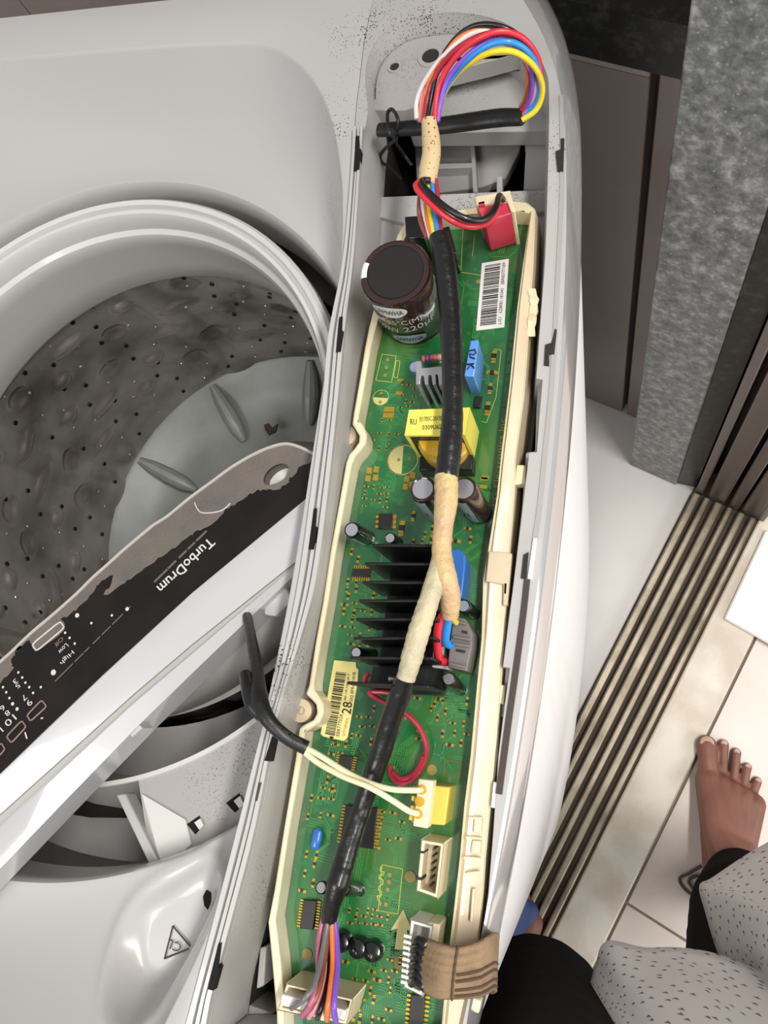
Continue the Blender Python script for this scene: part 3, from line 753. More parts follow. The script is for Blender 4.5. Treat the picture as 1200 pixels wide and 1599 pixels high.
# pale body of the fascia: sloping band, groove, lower lip
bl = [(484, 774), (300, 926), (160, 1055), (10, 1199), (-90, 1294)]
gl1 = [(468, 872), (300, 1006), (206, 1086), (84, 1196), (-90, 1352)]
gl2 = [(464, 881), (300, 1019), (206, 1098), (95, 1200), (-90, 1372)]
lo = [(462, 896), (312, 1040), (217, 1132), (106, 1246), (-80, 1440)]
def fline(pts, z): return [W(x, y, z) for x, y in pts]
def resamp(line, n=12):
    out = []
    for i in range(n + 1):
        t = i/n*(len(line)-1); k = min(int(t), len(line)-2); out.append(line[k].lerp(line[k+1], t-k))
    return out
A0 = resamp(fline(bl, ZF + 0.0005)); A1 = resamp(fline(gl1, ZF - 0.004)); A2 = resamp(fline(gl2, ZF - 0.005)); A3 = resamp(fline(lo, ZF - 0.008))
A4 = [p + Vector((0, 0, -0.022)) for p in A3]; A5 = [p + Vector((0, 0, -0.028)) for p in A0]
b = MB(); b.loft([[p + Vector((-0.0006, 0.0006, -0.003)) for p in A0], A0, [p.lerp(q, 0.04) + Vector((0, 0, 0.0006)) for p, q in zip(A0, A1)], [p.lerp(q, 0.5) + Vector((0, 0, 0.0012)) for p, q in zip(A0, A1)], A1], False)
b.build('front_band', M['white_gloss'], fa, label='glossy white front band')
b = MB(); b.loft([A1, [p + Vector((0, 0, -0.002)) for p in A1], [p + Vector((0, 0, -0.002)) for p in A2], A2]); b.build('groove', M['fascia_groove'], fa)
b = MB(); b.loft([A2, [p.lerp(q, .12) + Vector((0, 0, .0012)) for p, q in zip(A2, A3)], A3, A4, A5]); b.build('lower_lip', M['white_gloss'], fa)
b = MB(); b.prism(WL([(217, 1132), (203, 1147), (206, 1151), (222, 1137)], ZF - 0.008), ZF - 0.02, ZF - 0.0085); b.build('lip_tab', M['white_gloss'], fa)
pl('side_clip', M['white_gloss'], [(412, 925), (445, 912), (458, 938), (430, 962), (412, 960)], ZF - 0.02, ZF - 0.0135, 0.001, fa)
pl('clip_slot', M['black_void'], [(415, 938), (429, 929), (431, 933), (417, 943)], ZF - 0.0134, ZF - 0.0128, 0, fa)
# printing on the overlay
pz = ZF + 0.0004
ptext('TurboDrum', 'lettering', M['print_white'], (327, 838), (244, 916), 15, pz, fa, bold=0.012)
def print_line(m, a, c, segs, wpx, z, parent):
    # a line of print too small to read in the photo: word-long strokes
    b = MB(); n_ = Vector((c[1]-a[1], a[0]-c[0])).normalized()*wpx/2
    for t0, t1 in segs:
        q = [(a[0] + (c[0]-a[0])*t, a[1] + (c[1]-a[1])*t) for t in (t0, t1)]
        b.prism([W(q[0][0]-n_.x, q[0][1]-n_.y, z), W(q[1][0]-n_.x, q[1][1]-n_.y, z), W(q[1][0]+n_.x, q[1][1]+n_.y, z), W(q[0][0]+n_.x, q[0][1]+n_.y, z)], z - .0001, z + .0001)
    b.build('fine_print', m, parent)
print_line(M['print_dim'], (323, 829), (241, 909), ((0, .20), (.22, .36), (.38, .53), (.58, .74), (.75, 1)), 3.2, pz, fa)
print_line(M['print_dim'], (204, 947), (86, 1064), ((0, .06), (.10, .24), (.26, .38), (.40, .50), (.54, .61), (.62, .74), (.76, 1)), 1.8, pz, fa)
ptext('Off', 'lettering', M['print_brown'], (96, 994), (84, 1006), 6, pz, fa)
ptext('Low', 'lettering', M['print_white'], (103, 1004), (90, 1017), 7, pz, fa)
ptext('High', 'lettering', M['print_white'], (111, 1014), (92, 1033), 8, pz, fa)
for s, (x, y), z_ in (('3', (24, 1059), 7), ('5', (28, 1066), 7), ('7', (38, 1084), 8), ('9', (46, 1091), 9), ('6', (4, 1100), 8), ('8', (12, 1108), 8), ('10', (20, 1115), 10), ('L', (0, 1135), 9)):
    ptext(s, 'lettering', M['print_white'], (x, y), (x - 0.72*z_*len(s), y + 0.66*z_*len(s)), z_, pz, fa)
b = MB()
for (x, y) in [(102, 988), (109, 996), (117, 1005), (29, 1050), (35, 1058), (40, 1066), (46, 1073), (52, 1082), (5, 1073), (10, 1081), (15, 1090), (20, 1099), (27, 1107), (143, 973), (175, 961), (64, 1073)]:
    c = W(x, y, pz); b.cyl(c, 0.0008 if (x, y) not in ((20, 1099), (27, 1107)) else 0.0011, 0.0002, 8)
b.cyl(W(84, 1050, pz), 0.0017, 0.0004, 10); b.cyl(W(199, 951, pz), 0.0012, 0.0003, 8); b.cyl(W(121, 961, pz), 0.0014, 0.0004, 8)
b.build('indicator_dot', M['print_white'], fa, kind='stuff')
def pill(name, m, px, r):
    pts = [W(x, y, pz) for x, y in px]; b = MB()
    loop = []
    n = len(pts)
    for i in range(n):
        a, c, d = pts[i-1], pts[i], pts[(i+1) % n]
        for t in (0.3, 0.15): loop.append(c.lerp(a, t))
        loop.append(c*0.9 + (a + d)*0.05)
        for t in (0.15, 0.3): loop.append(c.lerp(d, t))
    b.tube(loop + loop[:2], r, 5); b.build(name, m, fa)
pill('touch_key', M['print_white'], [(50, 1006), (94, 970), (101, 980), (57, 1017)], 0.0005)
pill('touch_key', M['print_brown'], [(42, 1117), (65, 1093), (73, 1103), (48, 1126)], 0.0005)
pill('touch_key', M['print_brown'], [(10, 1150), (34, 1125), (41, 1135), (18, 1160)], 0.0005)
pill('touch_key', M['print_brown'], [(-20, 1180), (2, 1160), (8, 1170), (-12, 1192)], 0.0005)
pl('print_dash', M['print_white'], [(38, 1144), (40, 1143), (43, 1153), (41, 1154)], pz, pz + .0002, 0, fa)
pl('print_dash', M['print_white'], [(63, 1121), (68, 1120), (67, 1122), (64, 1123)], pz, pz + .0002, 0, fa)

# ================================================================== CONTROL BOARD IN ITS TRAY
ZP, ZR = 0.915, 0.925
cbd = thing('control_board', (-0.09, 0.08, 0.894), 'green circuit board potted in a long cream plastic tray', 'circuit board')
TL = [(637, 339), (621, 365), (600, 420), (586, 470), (576, 510), (570, 540), (560, 600), (552, 645), (550, 662), (555, 670), (561, 680), (560, 690), (553, 700), (545, 709), (540, 722), (530, 780), (515, 863), (504, 938), (492, 1005), (482, 1070), (477, 1084), (484, 1090), (493, 1100), (495, 1113), (489, 1124), (474, 1132), (467, 1137), (461, 1185), (443, 1293), (428, 1389), (418, 1440), (424, 1503), (431, 1582), (434, 1660)]
TI = [(648, 347), (634, 372), (612, 426), (598, 474), (588, 514), (581, 545), (571, 605), (563, 648), (562, 658), (570, 668), (575, 680), (574, 693), (566, 705), (558, 713), (552, 726), (541, 784), (526, 866), (515, 940), (503, 1008), (494, 1066), (494, 1078), (500, 1086), (508, 1098), (509, 1114), (502, 1129), (487, 1139), (479, 1143), (473, 1188), (454, 1296), (440, 1392), (433, 1436), (441, 1500), (446, 1575), (449, 1645)]
TRi = [(806, 333), (829, 335), (817, 420), (809, 480), (797, 600), (783, 716), (777, 775), (764, 856), (759, 905), (753, 1000), (746, 1070), (736, 1180), (726, 1260), (719, 1340), (710, 1420), (700, 1500), (689, 1620)]
TRo = [(798, 313), (826, 316), (837, 326), (833, 420), (828, 480), (824, 552), (819, 620), (806, 717), (804, 775), (797, 856), (794, 910), (788, 1000), (783, 1070), (777, 1180), (767, 1260), (759, 1340), (754, 1420), (744, 1500), (730, 1620)]
to = WL(TL, ZR) + WL(TRo[::-1], ZR); ti = WL(TI, ZR) + WL(TRi[::-1], ZR)
lo_, li_ = WL(TL, ZR), WL(TI, ZR); ro_, ri_ = WL(TRo, ZR), WL(TRi, ZR)
b = MB()
b.ring(to, ti, 0.899, ZR); tray = b.build('tray', M['cream'], cbd, bevel=0.0012)
b = MB(); b.prism(to, 0.895, 0.8995); b.build('tray_floor', M['cream'], cbd)
# stepped outer side of the tray
TS = [(833, 420), (838, 470), (836, 552), (830, 640), (818, 712)]
b = MB()
right_in = resamp([W(x, y, ZR) for x, y in TRi[1:]], 60); right_out = resamp([W(x, y, ZR) for x, y in TRo[2:]], 60)
b.loft([[p + Vector((0.0012, 0, 0.0004)) for p in right_in], [p.lerp(q, 0.22) + Vector((0, 0, 0.0022)) for p, q in zip(right_in, right_out)], [p.lerp(q, 0.42) + Vector((0, 0, 0.0014)) for p, q in zip(right_in, right_out)], [p + Vector((-0.0006, 0, 0.0003)) for p in right_out], [p + Vector((0.0015, 0, -0.012)) for p in right_out], [p + Vector((0.0016, 0, -0.028)) for p in right_out]])
b.build('tray_edge', M['cream_beige'], cbd)
pl('edge_clip', M['cream_beige'], [(764, 860), (800, 864), (796, 912), (793, 945), (786, 945), (787, 912), (759, 908)], ZR - .004, ZR + 0.0032, 0.0008, cbd)
for q in ([(807, 725), (822, 726), (821, 755), (803, 757)], [(778, 1068), (790, 1070), (787, 1100), (774, 1098)], [(776, 1152), (779, 1156), (774, 1180), (768, 1180)], [(741, 1560), (752, 1563), (748, 1584), (738, 1580)], [(826, 402), (833, 404), (832, 424), (824, 422)]):
    pl('edge_tab', M['cream'], q, ZR - 0.008, ZR - 0.0005, 0.0008, cbd)
g = random.Random(9)
b = MB(); b.tube(path([(830, 455, ZR), (834, 470, ZR), (833, 488, ZR - .002), (830, 505, ZR), (829, 525, ZR - .003)], 3), [0.0022 + 0.0012*g.random() for _ in range(13)], 7); b.build('glue_blob', M['cream'], cbd)
# recessed notches in the rim near the ribbon
for q in ([(741, 1278), (754, 1280), (752, 1302), (739, 1300)], [(738, 1312), (752, 1313), (750, 1334), (735, 1333)]):
    pl('rim_pocket', M['connector_cream'], q, ZR, ZR + 0.0034, 0.0006, cbd)
for q in ([(732, 1275), (753, 1276), (753, 1280), (731, 1279)], [(728, 1305), (752, 1308), (752, 1312), (727, 1310)], [(724, 1337), (750, 1339), (750, 1343), (723, 1341)], [(728, 1362), (748, 1360), (748, 1363), (728, 1366)], [(738, 1388), (742, 1388), (738, 1440), (734, 1440)]):
    pl('rim_rib', M['cream'], q, ZR, ZR + 0.0042, 0.0004, cbd)
for x, y in ((545, 686), (476, 1110)):
    c = W(x, y, 0.909); b = MB(); b.lathe([(1e-4, .0), (0.006, 0), (0.006, 0.006), (0.0022, 0.006), (0.0018, 0.004), (1e-4, 0.004)], c, 24); b.build('screw_lug', M['cream_beige'], cbd)
# the board itself, under glossy potting resin
pin = [p - (p - Vector((-0.1, p.y, p.z)))*0.01 for p in ti]
b = MB(); b.prism(pin, 0.8996, ZP); b.build('board', M['pcb_green'], cbd)

def block(name, m, pts, h, parent=cbd, z0=ZP, bev=0.0007, **k):
    """upright block whose top outline is given in the photo"""
    b = MB(); b.prism(WL(pts, z0 + h), z0 - 0.001, z0 + h); return b.build(name, m, parent, bevel=bev, **k)
def canister(basepx, toppx, h, rpx, sleeve, topm, stripe=None, print_=None, top_f=0.78, label=None):
    """electrolytic capacitor: sleeve with rounded shoulder, metal top, polarity stripe"""
    B, T = W(*basepx, ZP), W(*toppx, ZP + h); ax = T - B; L = ax.length
    r = (W(toppx[0] + rpx, toppx[1], ZP + h) - T).length
    b = MB(); b.lathe([(r, -0.001), (r, 0.002), (r*0.965, 0.003), (r*0.965, 0.004), (r, 0.005), (r, L - 0.0018), (r*0.95, L - 0.0004), (r*0.86, L), (r*top_f, L - 0.0003), (r*top_f, L - 0.0008), (1e-4, L - 0.0008)], B, 40, axis=ax)
    o = b.build('capacitor', sleeve, cbd, label=label)
    b = MB(); b.lathe([(1e-4, L - 0.0003), (r*top_f*0.98, L - 0.0003), (r*top_f, L - 0.001)], B, 32, axis=ax); b.build('can_top', topm, o)
    q = Vector((0, 0, 1)).rotation_difference(ax.normalized())
    def surf(a, t, off=0.00025): return B + q @ Vector(((r + off)*math.cos(a), (r + off)*math.sin(a), L*t))
    if stripe:
        a0, a1 = math.radians(stripe[0]), math.radians(stripe[1])
        b = MB(); b.loft([[surf(a0 + (a1-a0)*i/8, t) for i in range(9)] for t in (0.13, 0.5, 0.95)]); b.build('polarity_stripe', M['cap_stripe'], o)
        b = MB(); am = (a0+a1)/2; b.loft([[surf(am + d, t, 0.0005) for d in (-0.05, 0.05)] for t in (0.35, 0.5)]); b.build('minus_mark', M['chip_black'], o)
    return o, surf, r, L, q, B

# --- big snap-in capacitor
bigc, sf, br_, bL, bq, bB = canister((648, 493), (617, 424), 0.050, 55.5, M['cap_sleeve'], M['cap_top_dark'], top_f=0.80, label='large dark brown capacitor')
def wrapper(a0, wid, t0, t1): return lambda a, b_: sf(math.radians(a0) + (a - 0.5)*wid, t0 + (t1 - t0)*b_, 0.0004)
def oval(a0, wid, t0, t1, off, m, name, parent):
    b = MB(); ctr = sf(math.radians(a0), (t0+t1)/2, off); rows = []
    for f in (0.02, 0.5, 1.0):
        rows.append([sf(math.radians(a0) + f*wid/2*math.cos(2*math.pi*i/28) + 0.0, (t0+t1)/2 + f*(t1-t0)/2*math.sin(2*math.pi*i/28), off) for i in range(28)])
    b.loft(rows, True); return b.build(name, m, parent)
oval(-97, 1.05, 0.72, 0.95, 0.0003, M['label_white'], 'print_oval', bigc)
text('SAMWHA', 'lettering', M['chip_black'], (0, 0, 0), (1, 0, 0), (0, 1, 0), bigc, wrap=lambda a, b_: sf(math.radians(-97) + (a-.5)*0.82, 0.785 + 0.10*b_, 0.0006))
text('105°C(M)', 'lettering', M['cap_print'], (0, 0, 0), (1, 0, 0), (0, 1, 0), bigc, wrap=lambda a, b_: sf(math.radians(-82) + (a-.5)*1.12, 0.53 + 0.13*b_, 0.0005))
text('220µF', 'lettering', M['cap_print'], (0, 0, 0), (1, 0, 0), (0, 1, 0), bigc, wrap=lambda a, b_: sf(math.radians(-57) + (a-.5)*1.0, 0.37 + 0.13*b_, 0.0005))
text('450WV', 'lettering', M['cap_print'], (0, 0, 0), (1, 0, 0), (0, 1, 0), bigc, wrap=lambda a, b_: sf(math.radians(-117) + (a-.5)*0.8, 0.36 + 0.12*b_, 0.0005))
oval(-84, 1.05, 0.09, 0.29, 0.0003, M['cap_stripe'], 'print_oval', bigc)
text('SAMWHA', 'lettering', M['chip_black'], (0, 0, 0), (1, 0, 0), (0, 1, 0), bigc, wrap=lambda a, b_: sf(math.radians(-84) + (a-.5)*0.8, 0.145 + 0.09*b_, 0.0006))
b = MB(); b.loft([[bB + bq @ Vector((br_*f*math.cos(a), br_*f*math.sin(a), bL + dz_)) for a in (math.radians(x) for x in range(164, 195, 5))] for f, dz_ in ((0.80, -0.0001), (0.87, 0.0002), (0.952, -0.0002), (1.004, -0.0018), (1.004, -0.006))])
b.build('polarity_mark', M['label_white'], bigc)

# --- smaller capacitors
canister((687, 801), (660, 763), 0.040, 21, M['cap_sleeve'], M['cap_top_metal'], stripe=(-135, -75))
canister((750, 801), (724, 763), 0.040, 21, M['cap_sleeve'], M['cap_top_metal'], stripe=(-130, -75))
canister((574, 840), (549, 827), 0.025, 12.5, M['cap_black'], M['cap_top_metal'], stripe=(-130, -70))
canister((621, 847), (609, 840), 0.012, 9, M['cap_black'], M['cap_top_metal'])
canister((582, 1021), (556, 1019), 0.022, 9, M['cap_black'], M['cap_top_metal'])
canister((741, 958), (724, 946), 0.020, 11, M['cap_black'], M['cap_stripe'])
canister((720, 1076), (701, 1060), 0.022, 11, M['cap_black'], M['cap_top_metal'])
canister((524, 1388), (501, 1386), 0.018, 9.5, M['cap_black'], M['cap_top_metal'])
canister((560, 1389), (536, 1387), 0.018, 11, M['cap_black'], M['cap_top_metal'])
canister((671, 585), (648, 573), 0.020, 10, M['blue_dark'], M['cap_top_metal'])
for p in ((563, 1477), (586, 1482), (537, 1467)):
    c = W(*p, ZP); b = MB(); b.lathe([(0.0048, -.001), (0.0048, 0.004), (0.0040, 0.0062), (0.002, 0.007), (1e-4, 0.007)], c, 24); b.build('coil_can', M['cap_black'], cbd)

# --- transformer
tz = 0.039
wrap_o = WL([(639, 640), (734, 636), (726, 679), (632, 680)], ZP + tz)
cen = sum(wrap_o, Vector())/4
tr = bpy.data.objects.new('transformer', None); COL.objects.link(tr); tr.parent = cbd
def scaled(pts, fx, fy):
    ux = (pts[1] - pts[0]).normalized(); uy = Vector((-ux.y, ux.x, 0))
    return [cen + ux*((p-cen).dot(ux))*fx + uy*((p-cen).dot(uy))*fy for p in pts]
b = MB(); b.prism(wrap_o, ZP + tz - 0.002, ZP + tz)
ux = (wrap_o[1]-wrap_o[0]).normalized()
b.prism([wrap_o[1], wrap_o[2], wrap_o[2] - ux*0.0016, wrap_o[1] - ux*0.0016], ZP + 0.006, ZP + tz - 0.0015)
b.prism([wrap_o[0], wrap_o[3], wrap_o[3] + ux*0.0016, wrap_o[0] + ux*0.0016], ZP + 0.006, ZP + tz - 0.0015)
b.build('tape_wrap', M['yellow_tape'], tr)
b = MB(); b.prism(scaled(wrap_o, 0.94, 0.90), ZP + 0.012, ZP + tz - 0.002); b.build('core', M['heat_black'], tr)
uy = Vector((-ux.y, ux.x, 0))
b = MB()
cc_ = cen + Vector((0, 0, -tz*0.5)) - uy*0.0035
b.lathe([(1e-4, -0.014), (0.0118, -0.014), (0.0125, -0.012), (0.0125, 0.006), (0.011, 0.010), (1e-4, 0.010)], cc_, 36)
b.build('coil', M['yellow_coil'], tr)
for sx in (-1, 1):
    b = MB(); b.obox(cen + ux*sx*0.0098 - uy*0.012 + Vector((0, 0, -tz + 0.006)), ux*0.0042, uy*0.004, (0, 0, 0.006)); b.build('bobbin_foot', M['heat_black'], tr, bevel=0.0006)
    b = MB(); b.obox(cen + ux*sx*0.0075 + uy*0.0095 + Vector((0, 0, -tz + 0.014)), ux*0.0055, uy*0.0035, (0, 0, 0.012)); b.build('bobbin_foot', M['heat_black'], tr, bevel=0.0006)
zt_ = ZP + tz + .0003
ptext('EI1705C-20170C19', 'lettering', M['barcode'], (656, 658), (700, 656), 7, zt_, tr)
ptext('0309U62', 'lettering', M['barcode'], (660, 671), (690, 670), 7, zt_, tr)
ptext('RU', 'lettering', M['barcode'], (641, 663), (651, 663), 9, zt_, tr)

# --- film capacitors, resistor, aluminium heat sink
b1 = block('film_capacitor', M['blue_box'], [(735, 531), (748, 530), (741, 588), (725, 587)], 0.022, label='light blue box capacitor marked in pen')
zi = ZP + 0.0225
b = MB()
for st in ([(733, 548), (742, 546), (744, 551), (739, 554), (734, 552), (735, 558), (742, 560)], [(729, 569), (741, 568)], [(735, 568), (741, 575)], [(735, 569), (730, 577)]): b.tube([W(x, y, zi) for x, y in st], 0.0004, 5)
b.build('pen_mark', M['pen_ink'], b1)
block('film_capacitor', M['blue_dark'], [(702, 858), (718, 857), (727, 868), (727, 880), (721, 934), (703, 934)], 0.022, label='darker blue box capacitor')
b = MB(); A, B_ = W(660, 560, ZP + .006), W(692, 558, ZP + .006); d = (B_-A)/8
b.tube([A, A+d*.4, A+d, A+d*2, A+d*6, A+d*7, A+d*7.6, B_], [.0014, .0019, .0021, .0018, .0018, .0021, .0019, .0014], 12); rs = b.build('axial_resistor', M['wire_pink'], cbd)
for i, c in enumerate(('wire_red', 'wire_purple', 'wire_orange', 'gold_pad')):
    b = MB(); b.tube([A + d*(1.2+1.5*i), A + d*(1.7+1.5*i)], 0.00215, 12); b.build('colour_band', M[c], rs)
hk = [(650, 564), (658, 564), (659, 575), (690, 572), (700, 572), (700, 582), (690, 583), (690, 600), (686, 602), (684, 584), (680, 584), (681, 600), (676, 600), (674, 585), (669, 585), (669, 600), (664, 600), (662, 586), (657, 586), (656, 600), (650, 600)]
block('heat_sink', M['heat_alu'], hk, 0.028, bev=0.0003, label='small grey aluminium heat sink')
# relay hidden behind the cable loom
block('relay', M['cap_black'], [(632, 338), (660, 336), (662, 372), (634, 372)], 0.022); block('relay', M['cap_black'], [(676, 360), (702, 352), (712, 395), (682, 400)], 0.020)

# --- black finned heat sink
fins = [((581, 851), (690, 852)), ((570, 880), (690, 881)), ((566, 909), (688, 910)), ((561, 938), (686, 938)), ((556, 967), (683, 967)), ((552, 997), (679, 996)), ((547, 1027), (675, 1028)), ((542, 1066), (669, 1073))]
hs_ = bpy.data.objects.new('finned_heat_sink', None); COL.objects.link(hs_); hs_.parent = cbd; hs_['label'] = 'black heat sink with eight tall fins'
zf = ZP + 0.045
for (a, c) in fins:
    A, B_ = W(*a, zf), W(*c, zf); w = Vector((0, 0.0007, 0)); b = MB()
    b.obox((A+B_)/2 - Vector((0, 0, 0.0185)), (B_-A)/2, w, (0, 0, 0.0185)); b.build('fin', M['heat_black'], hs_, bevel=0.0003)
bp_ = [W(*fins[0][0], zf) + Vector((0.001, 0.001, 0)), W(*fins[0][1], zf) + Vector((0, 0.001, 0)), W(*fins[7][1], zf) + Vector((0, -0.002, 0)), W(*fins[7][0], zf) + Vector((0.004, -0.002, 0))]
b = MB(); b.prism(bp_, ZP - 0.001, ZP + 0.010); b.build('base_plate', M['heat_black'], hs_)
b = MB(); A = W(583, 1041, ZP+.02); b.prism([A, W(660, 1043, ZP+.02), W(654, 1072, ZP+.02), W(578, 1068, ZP+.02)], ZP + 0.010, ZP + 0.020); b.build('screw_block', M['heat_black'], hs_)
b = MB(); b.lathe([(0.0021, 0), (0.0021, .0012), (0.0012, .0019), (1e-4, .002)], W(614, 1061, ZP + .020), 18); b.build('screw', M['metal_screw'], hs_)

# --- chips with pins
def chip(px, name='chip', pins=0, side='x', m='chip_black', h=0.0022):
    q = WL(px, ZP + h); o = block(name, M[m], px, h, bev=0.0003)
    if pins:
        b = MB()
        for e0, e1, s in (((q[0], q[3], -1), (q[1], q[2], 1)) if side == 'x' else ((q[0], q[1], 1), (q[3], q[2], -1))):
            ctr = sum(q, Vector())/4
            for i in range(pins):
                p = e0.lerp(e1, (i + 0.5)/pins); o_ = (p - ctr); ed = (e1 - e0).normalized(); nn = o_ - ed*o_.dot(ed); nn.normalize()
                p.z = ZP + 0.0005; b.obox(p + nn*0.0009, nn*0.0011, ed*((e1-e0).length/pins*0.27), (0, 0, 0.0004))
        b.build('pins', M['gold_pad'], o)
    return o
chip([(592, 802), (613, 802), (612, 826), (591, 825)], pins=3); b = MB(); b.prism(WL([(613, 803), (619, 803), (617, 823), (612, 824)], ZP + .0006), ZP, ZP + .0006); b.build('chip_tab', M['copper_pad'], cbd)
chip([(551, 888), (579, 888), (577, 901), (549, 900)], pins=8, side='y')
chip([(540, 1257), (590, 1262), (583, 1326), (531, 1318)], pins=12)
chip([(474, 1405), (494, 1407), (489, 1452), (468, 1450)], pins=10)
chip([(642, 1553), (664, 1555), (658, 1640), (635, 1640)], pins=12)
chip([(531, 1179), (552, 1181), (547, 1203), (527, 1200)], pins=6)
chip([(742, 618), (753, 618), (751, 636), (740, 636)])
# blue disc varistor lying in its slot
b = MB(); c0_, c1_ = W(497, 1298, ZP + .003), W(492, 1322, ZP + .003)
b.tube([c0_ + (c0_-c1_)*.22, c0_ + (c0_-c1_)*.12, c0_, (c0_+c1_)/2, c1_, c1_ - (c0_-c1_)*.12, c1_ - (c0_-c1_)*.22], [.0004, .0017, .0024, .0026, .0024, .0017, .0004], 14, 0.6); b.build('varistor', M['blue_dark'], cbd, label='small blue disc varistor')

# --- connectors standing on the board
def header(name, pts, h, m, wall=0.0012, pins=0, mp='metal_screw'):
    """open-topped shrouded pin header"""
    o = WL(pts, ZP + h); c = sum(o, Vector())/len(o); inn = []
    n = len(o)
    for i in range(n):
        a, p, d = o[i-1], o[i], o[(i+1) % n]; v = ((a-p).normalized() + (d-p).normalized())
        inn.append(p + v*wall)
    b = MB(); b.ring(o, inn, ZP - .001, ZP + h); ob = b.build(name, m, cbd, bevel=0.0004)
    b = MB(); b.prism(inn, ZP - .001, ZP + h*0.45); b.build('header_floor', m, ob)
    if pins:
        A = (inn[0]*0.45 + inn[1]*0.55); B_ = (inn[3]*0.45 + inn[2]*0.55)
        for i in range(pins):
            p = A.lerp(B_, (i + 0.6)/(pins + 0.2)); b = MB(); b.box(p.x-.0004, p.x+.0004, p.y-.0004, p.y+.0004, ZP + h*.4, ZP + h*.93); b.build('pin', M[mp], ob)
    return ob
hd = header('pin_header', [(659, 1311), (694, 1317), (684, 1403), (651, 1391)], 0.021, M['connector_cream'], 0.0014, 6, 'brown_dark')
hd['label'] = 'empty cream pin header with six pins'
for q in ([(655, 1328), (663, 1330), (662, 1333), (655, 1332)], [(650, 1368), (660, 1371), (659, 1375), (650, 1373)]):
    pl('key_slot', M['dark_gap'], q, ZP + .012, ZP + .0213, 0, hd)
yh = block('pin_header', M['connector_yellow'], [(651, 1224), (703, 1229), (695, 1289), (643, 1285)], 0.017, label='yellow wire connector')
yp = block('plug', M['connector_cream'], [(654, 1216), (677, 1219), (668, 1294), (645, 1290)], 0.0075, parent=yh, z0=ZP + .0165, bev=.0005)
for x, y in ((659, 1233), (656, 1252), (653, 1271)):
    c = W(x, y, ZP + .0241); b = MB(); b.cyl(c, 0.0022, 0.0003, 18); b.build('wire_port', M['yellow_coil'], yh)
for k in range(4):
    c = W(651 - k*2, 1232 + k*15, ZP + .0195); b = MB(); b.obox(c, (0.0016, 0, 0), (0, 0.0011, 0), (0, 0, 0.0012)); b.build('latch', M['connector_yellow'], yh, bevel=.0003)
rh = header('pin_header', [(448, 1536), (552, 1560), (541, 1600), (434, 1577)], 0.021, M['connector_cream'], 0.0012)
rh['label'] = 'wide white pin header with a fan of wires'
b = MB(); b.prism(WL([(440, 1552), (541, 1578), (538, 1594), (437, 1570)], ZP + .024), ZP + .013, ZP + .024); b.build('plug', M['connector_white'], rh, bevel=.0005)
wh = header('pin_header', [(642, 1436), (677, 1446), (660, 1556), (632, 1542)], 0.019, M['connector_white'], 0.0014); wh['label'] = 'white header feeding the brown ribbon cable'
block('header_back', M['connector_cream'], [(668, 1440), (688, 1444), (680, 1500), (672, 1500)], 0.017, parent=wh)
for k in range(9):
    x, y = 638 - k*0.6, 1462 + k*9; c = W(x, y, ZP + .0195); b = MB(); b.obox(c, (0.0018, 0, 0), (0, 0.0006, 0), (0, 0, 0.0008)); b.build('latch', M['connector_white'], wh)
# header at the top end that takes the red plug
th = block('pin_header', M['connector_cream'], [(740, 307), (797, 297), (805, 330), (798, 330), (792, 313), (744, 321)], 0.030, label='cream header under the red plug')
gh = block('pin_header', M['connector_white'], [(680, 963), (690, 963), (701, 1046), (674, 1042)], 0.012, label='white header under the grey plug')

# --- printed markings, pads and holes
zs = ZP + 0.00025
def half_disc(c, rpx, parent, ang, mk):
    C_ = W(*c, zs); r = (W(c[0]+rpx, c[1], zs) - C_).length; b = MB()
    b.loft([[C_ + Vector((r*f*math.cos(a), r*f*math.sin(a), 0)) for a in (ang + math.pi*i/20 for i in range(21))] for f in (0.02, 1.0)])
    b.loft([[C_ + Vector((r*f*math.cos(a), r*f*math.sin(a), 0)) for a in (2*math.pi*i/40 for i in range(41))] for f in (0.96, 1.02)])
    b.build('silk_print', M[mk], parent)
half_disc((629, 718), 24, cbd, math.pi/2 + .1, 'silk_pale'); half_disc((595, 621), 12.5, cbd, math.pi, 'silk_pale')
b = MB(); b.prism(WL([(630, 1420), (644, 1453), (636, 1452), (637, 1484), (617, 1482), (621, 1450), (611, 1452)], zs), zs - .0001, zs + .0001); b.build('silk_print', M['silk_pale'], cbd)
def outline(pts, r=0.00022, m='silk', close=True):
    b = MB(); q = WL(pts + (pts[:1] if close else []), zs)
    for a, c in zip(q, q[1:]): b.tube([a, (a+c)/2, c], r, 4)
    b.build('silk_print', M[m], cbd)
outline([(597, 553), (619, 556), (612, 597), (587, 594)]); outline([(619, 563), (625, 564), (621, 590), (615, 589)])
outline([(597, 1350), (629, 1357), (622, 1427), (591, 1422)]); outline([(695, 1187), (721, 1191), (716, 1215), (692, 1211)], m='hole_gold')
outline([(724, 345), (720, 425), (752, 430)], 0.0002, 'silk', False); outline([(742, 365), (738, 400)], 0.0002, 'silk', False); outline([(772, 545), (783, 547), (775, 620), (760, 660), (752, 658)], 0.0002, 'silk', False)
ptext('LG Electronics Inc.', 'lettering', M['silk'], (776, 790), (790, 650), 8, zs, cbd)
print_line(M['trace_green'], (788, 636), (800, 520), ((0, .28), (.34, .40), (.45, .58), (.62, .75), (.80, .86), (.90, .96)), 6, zs, cbd)
outline([(595, 1352), (594, 1360), (600, 1361), (599, 1366), (594, 1365), (592, 1372), (598, 1373), (598, 1380), (592, 1384), (591, 1389), (596, 1392), (595, 1400), (589, 1398), (590, 1405), (595, 1409), (594, 1414)], 0.0003, 'silk', False)
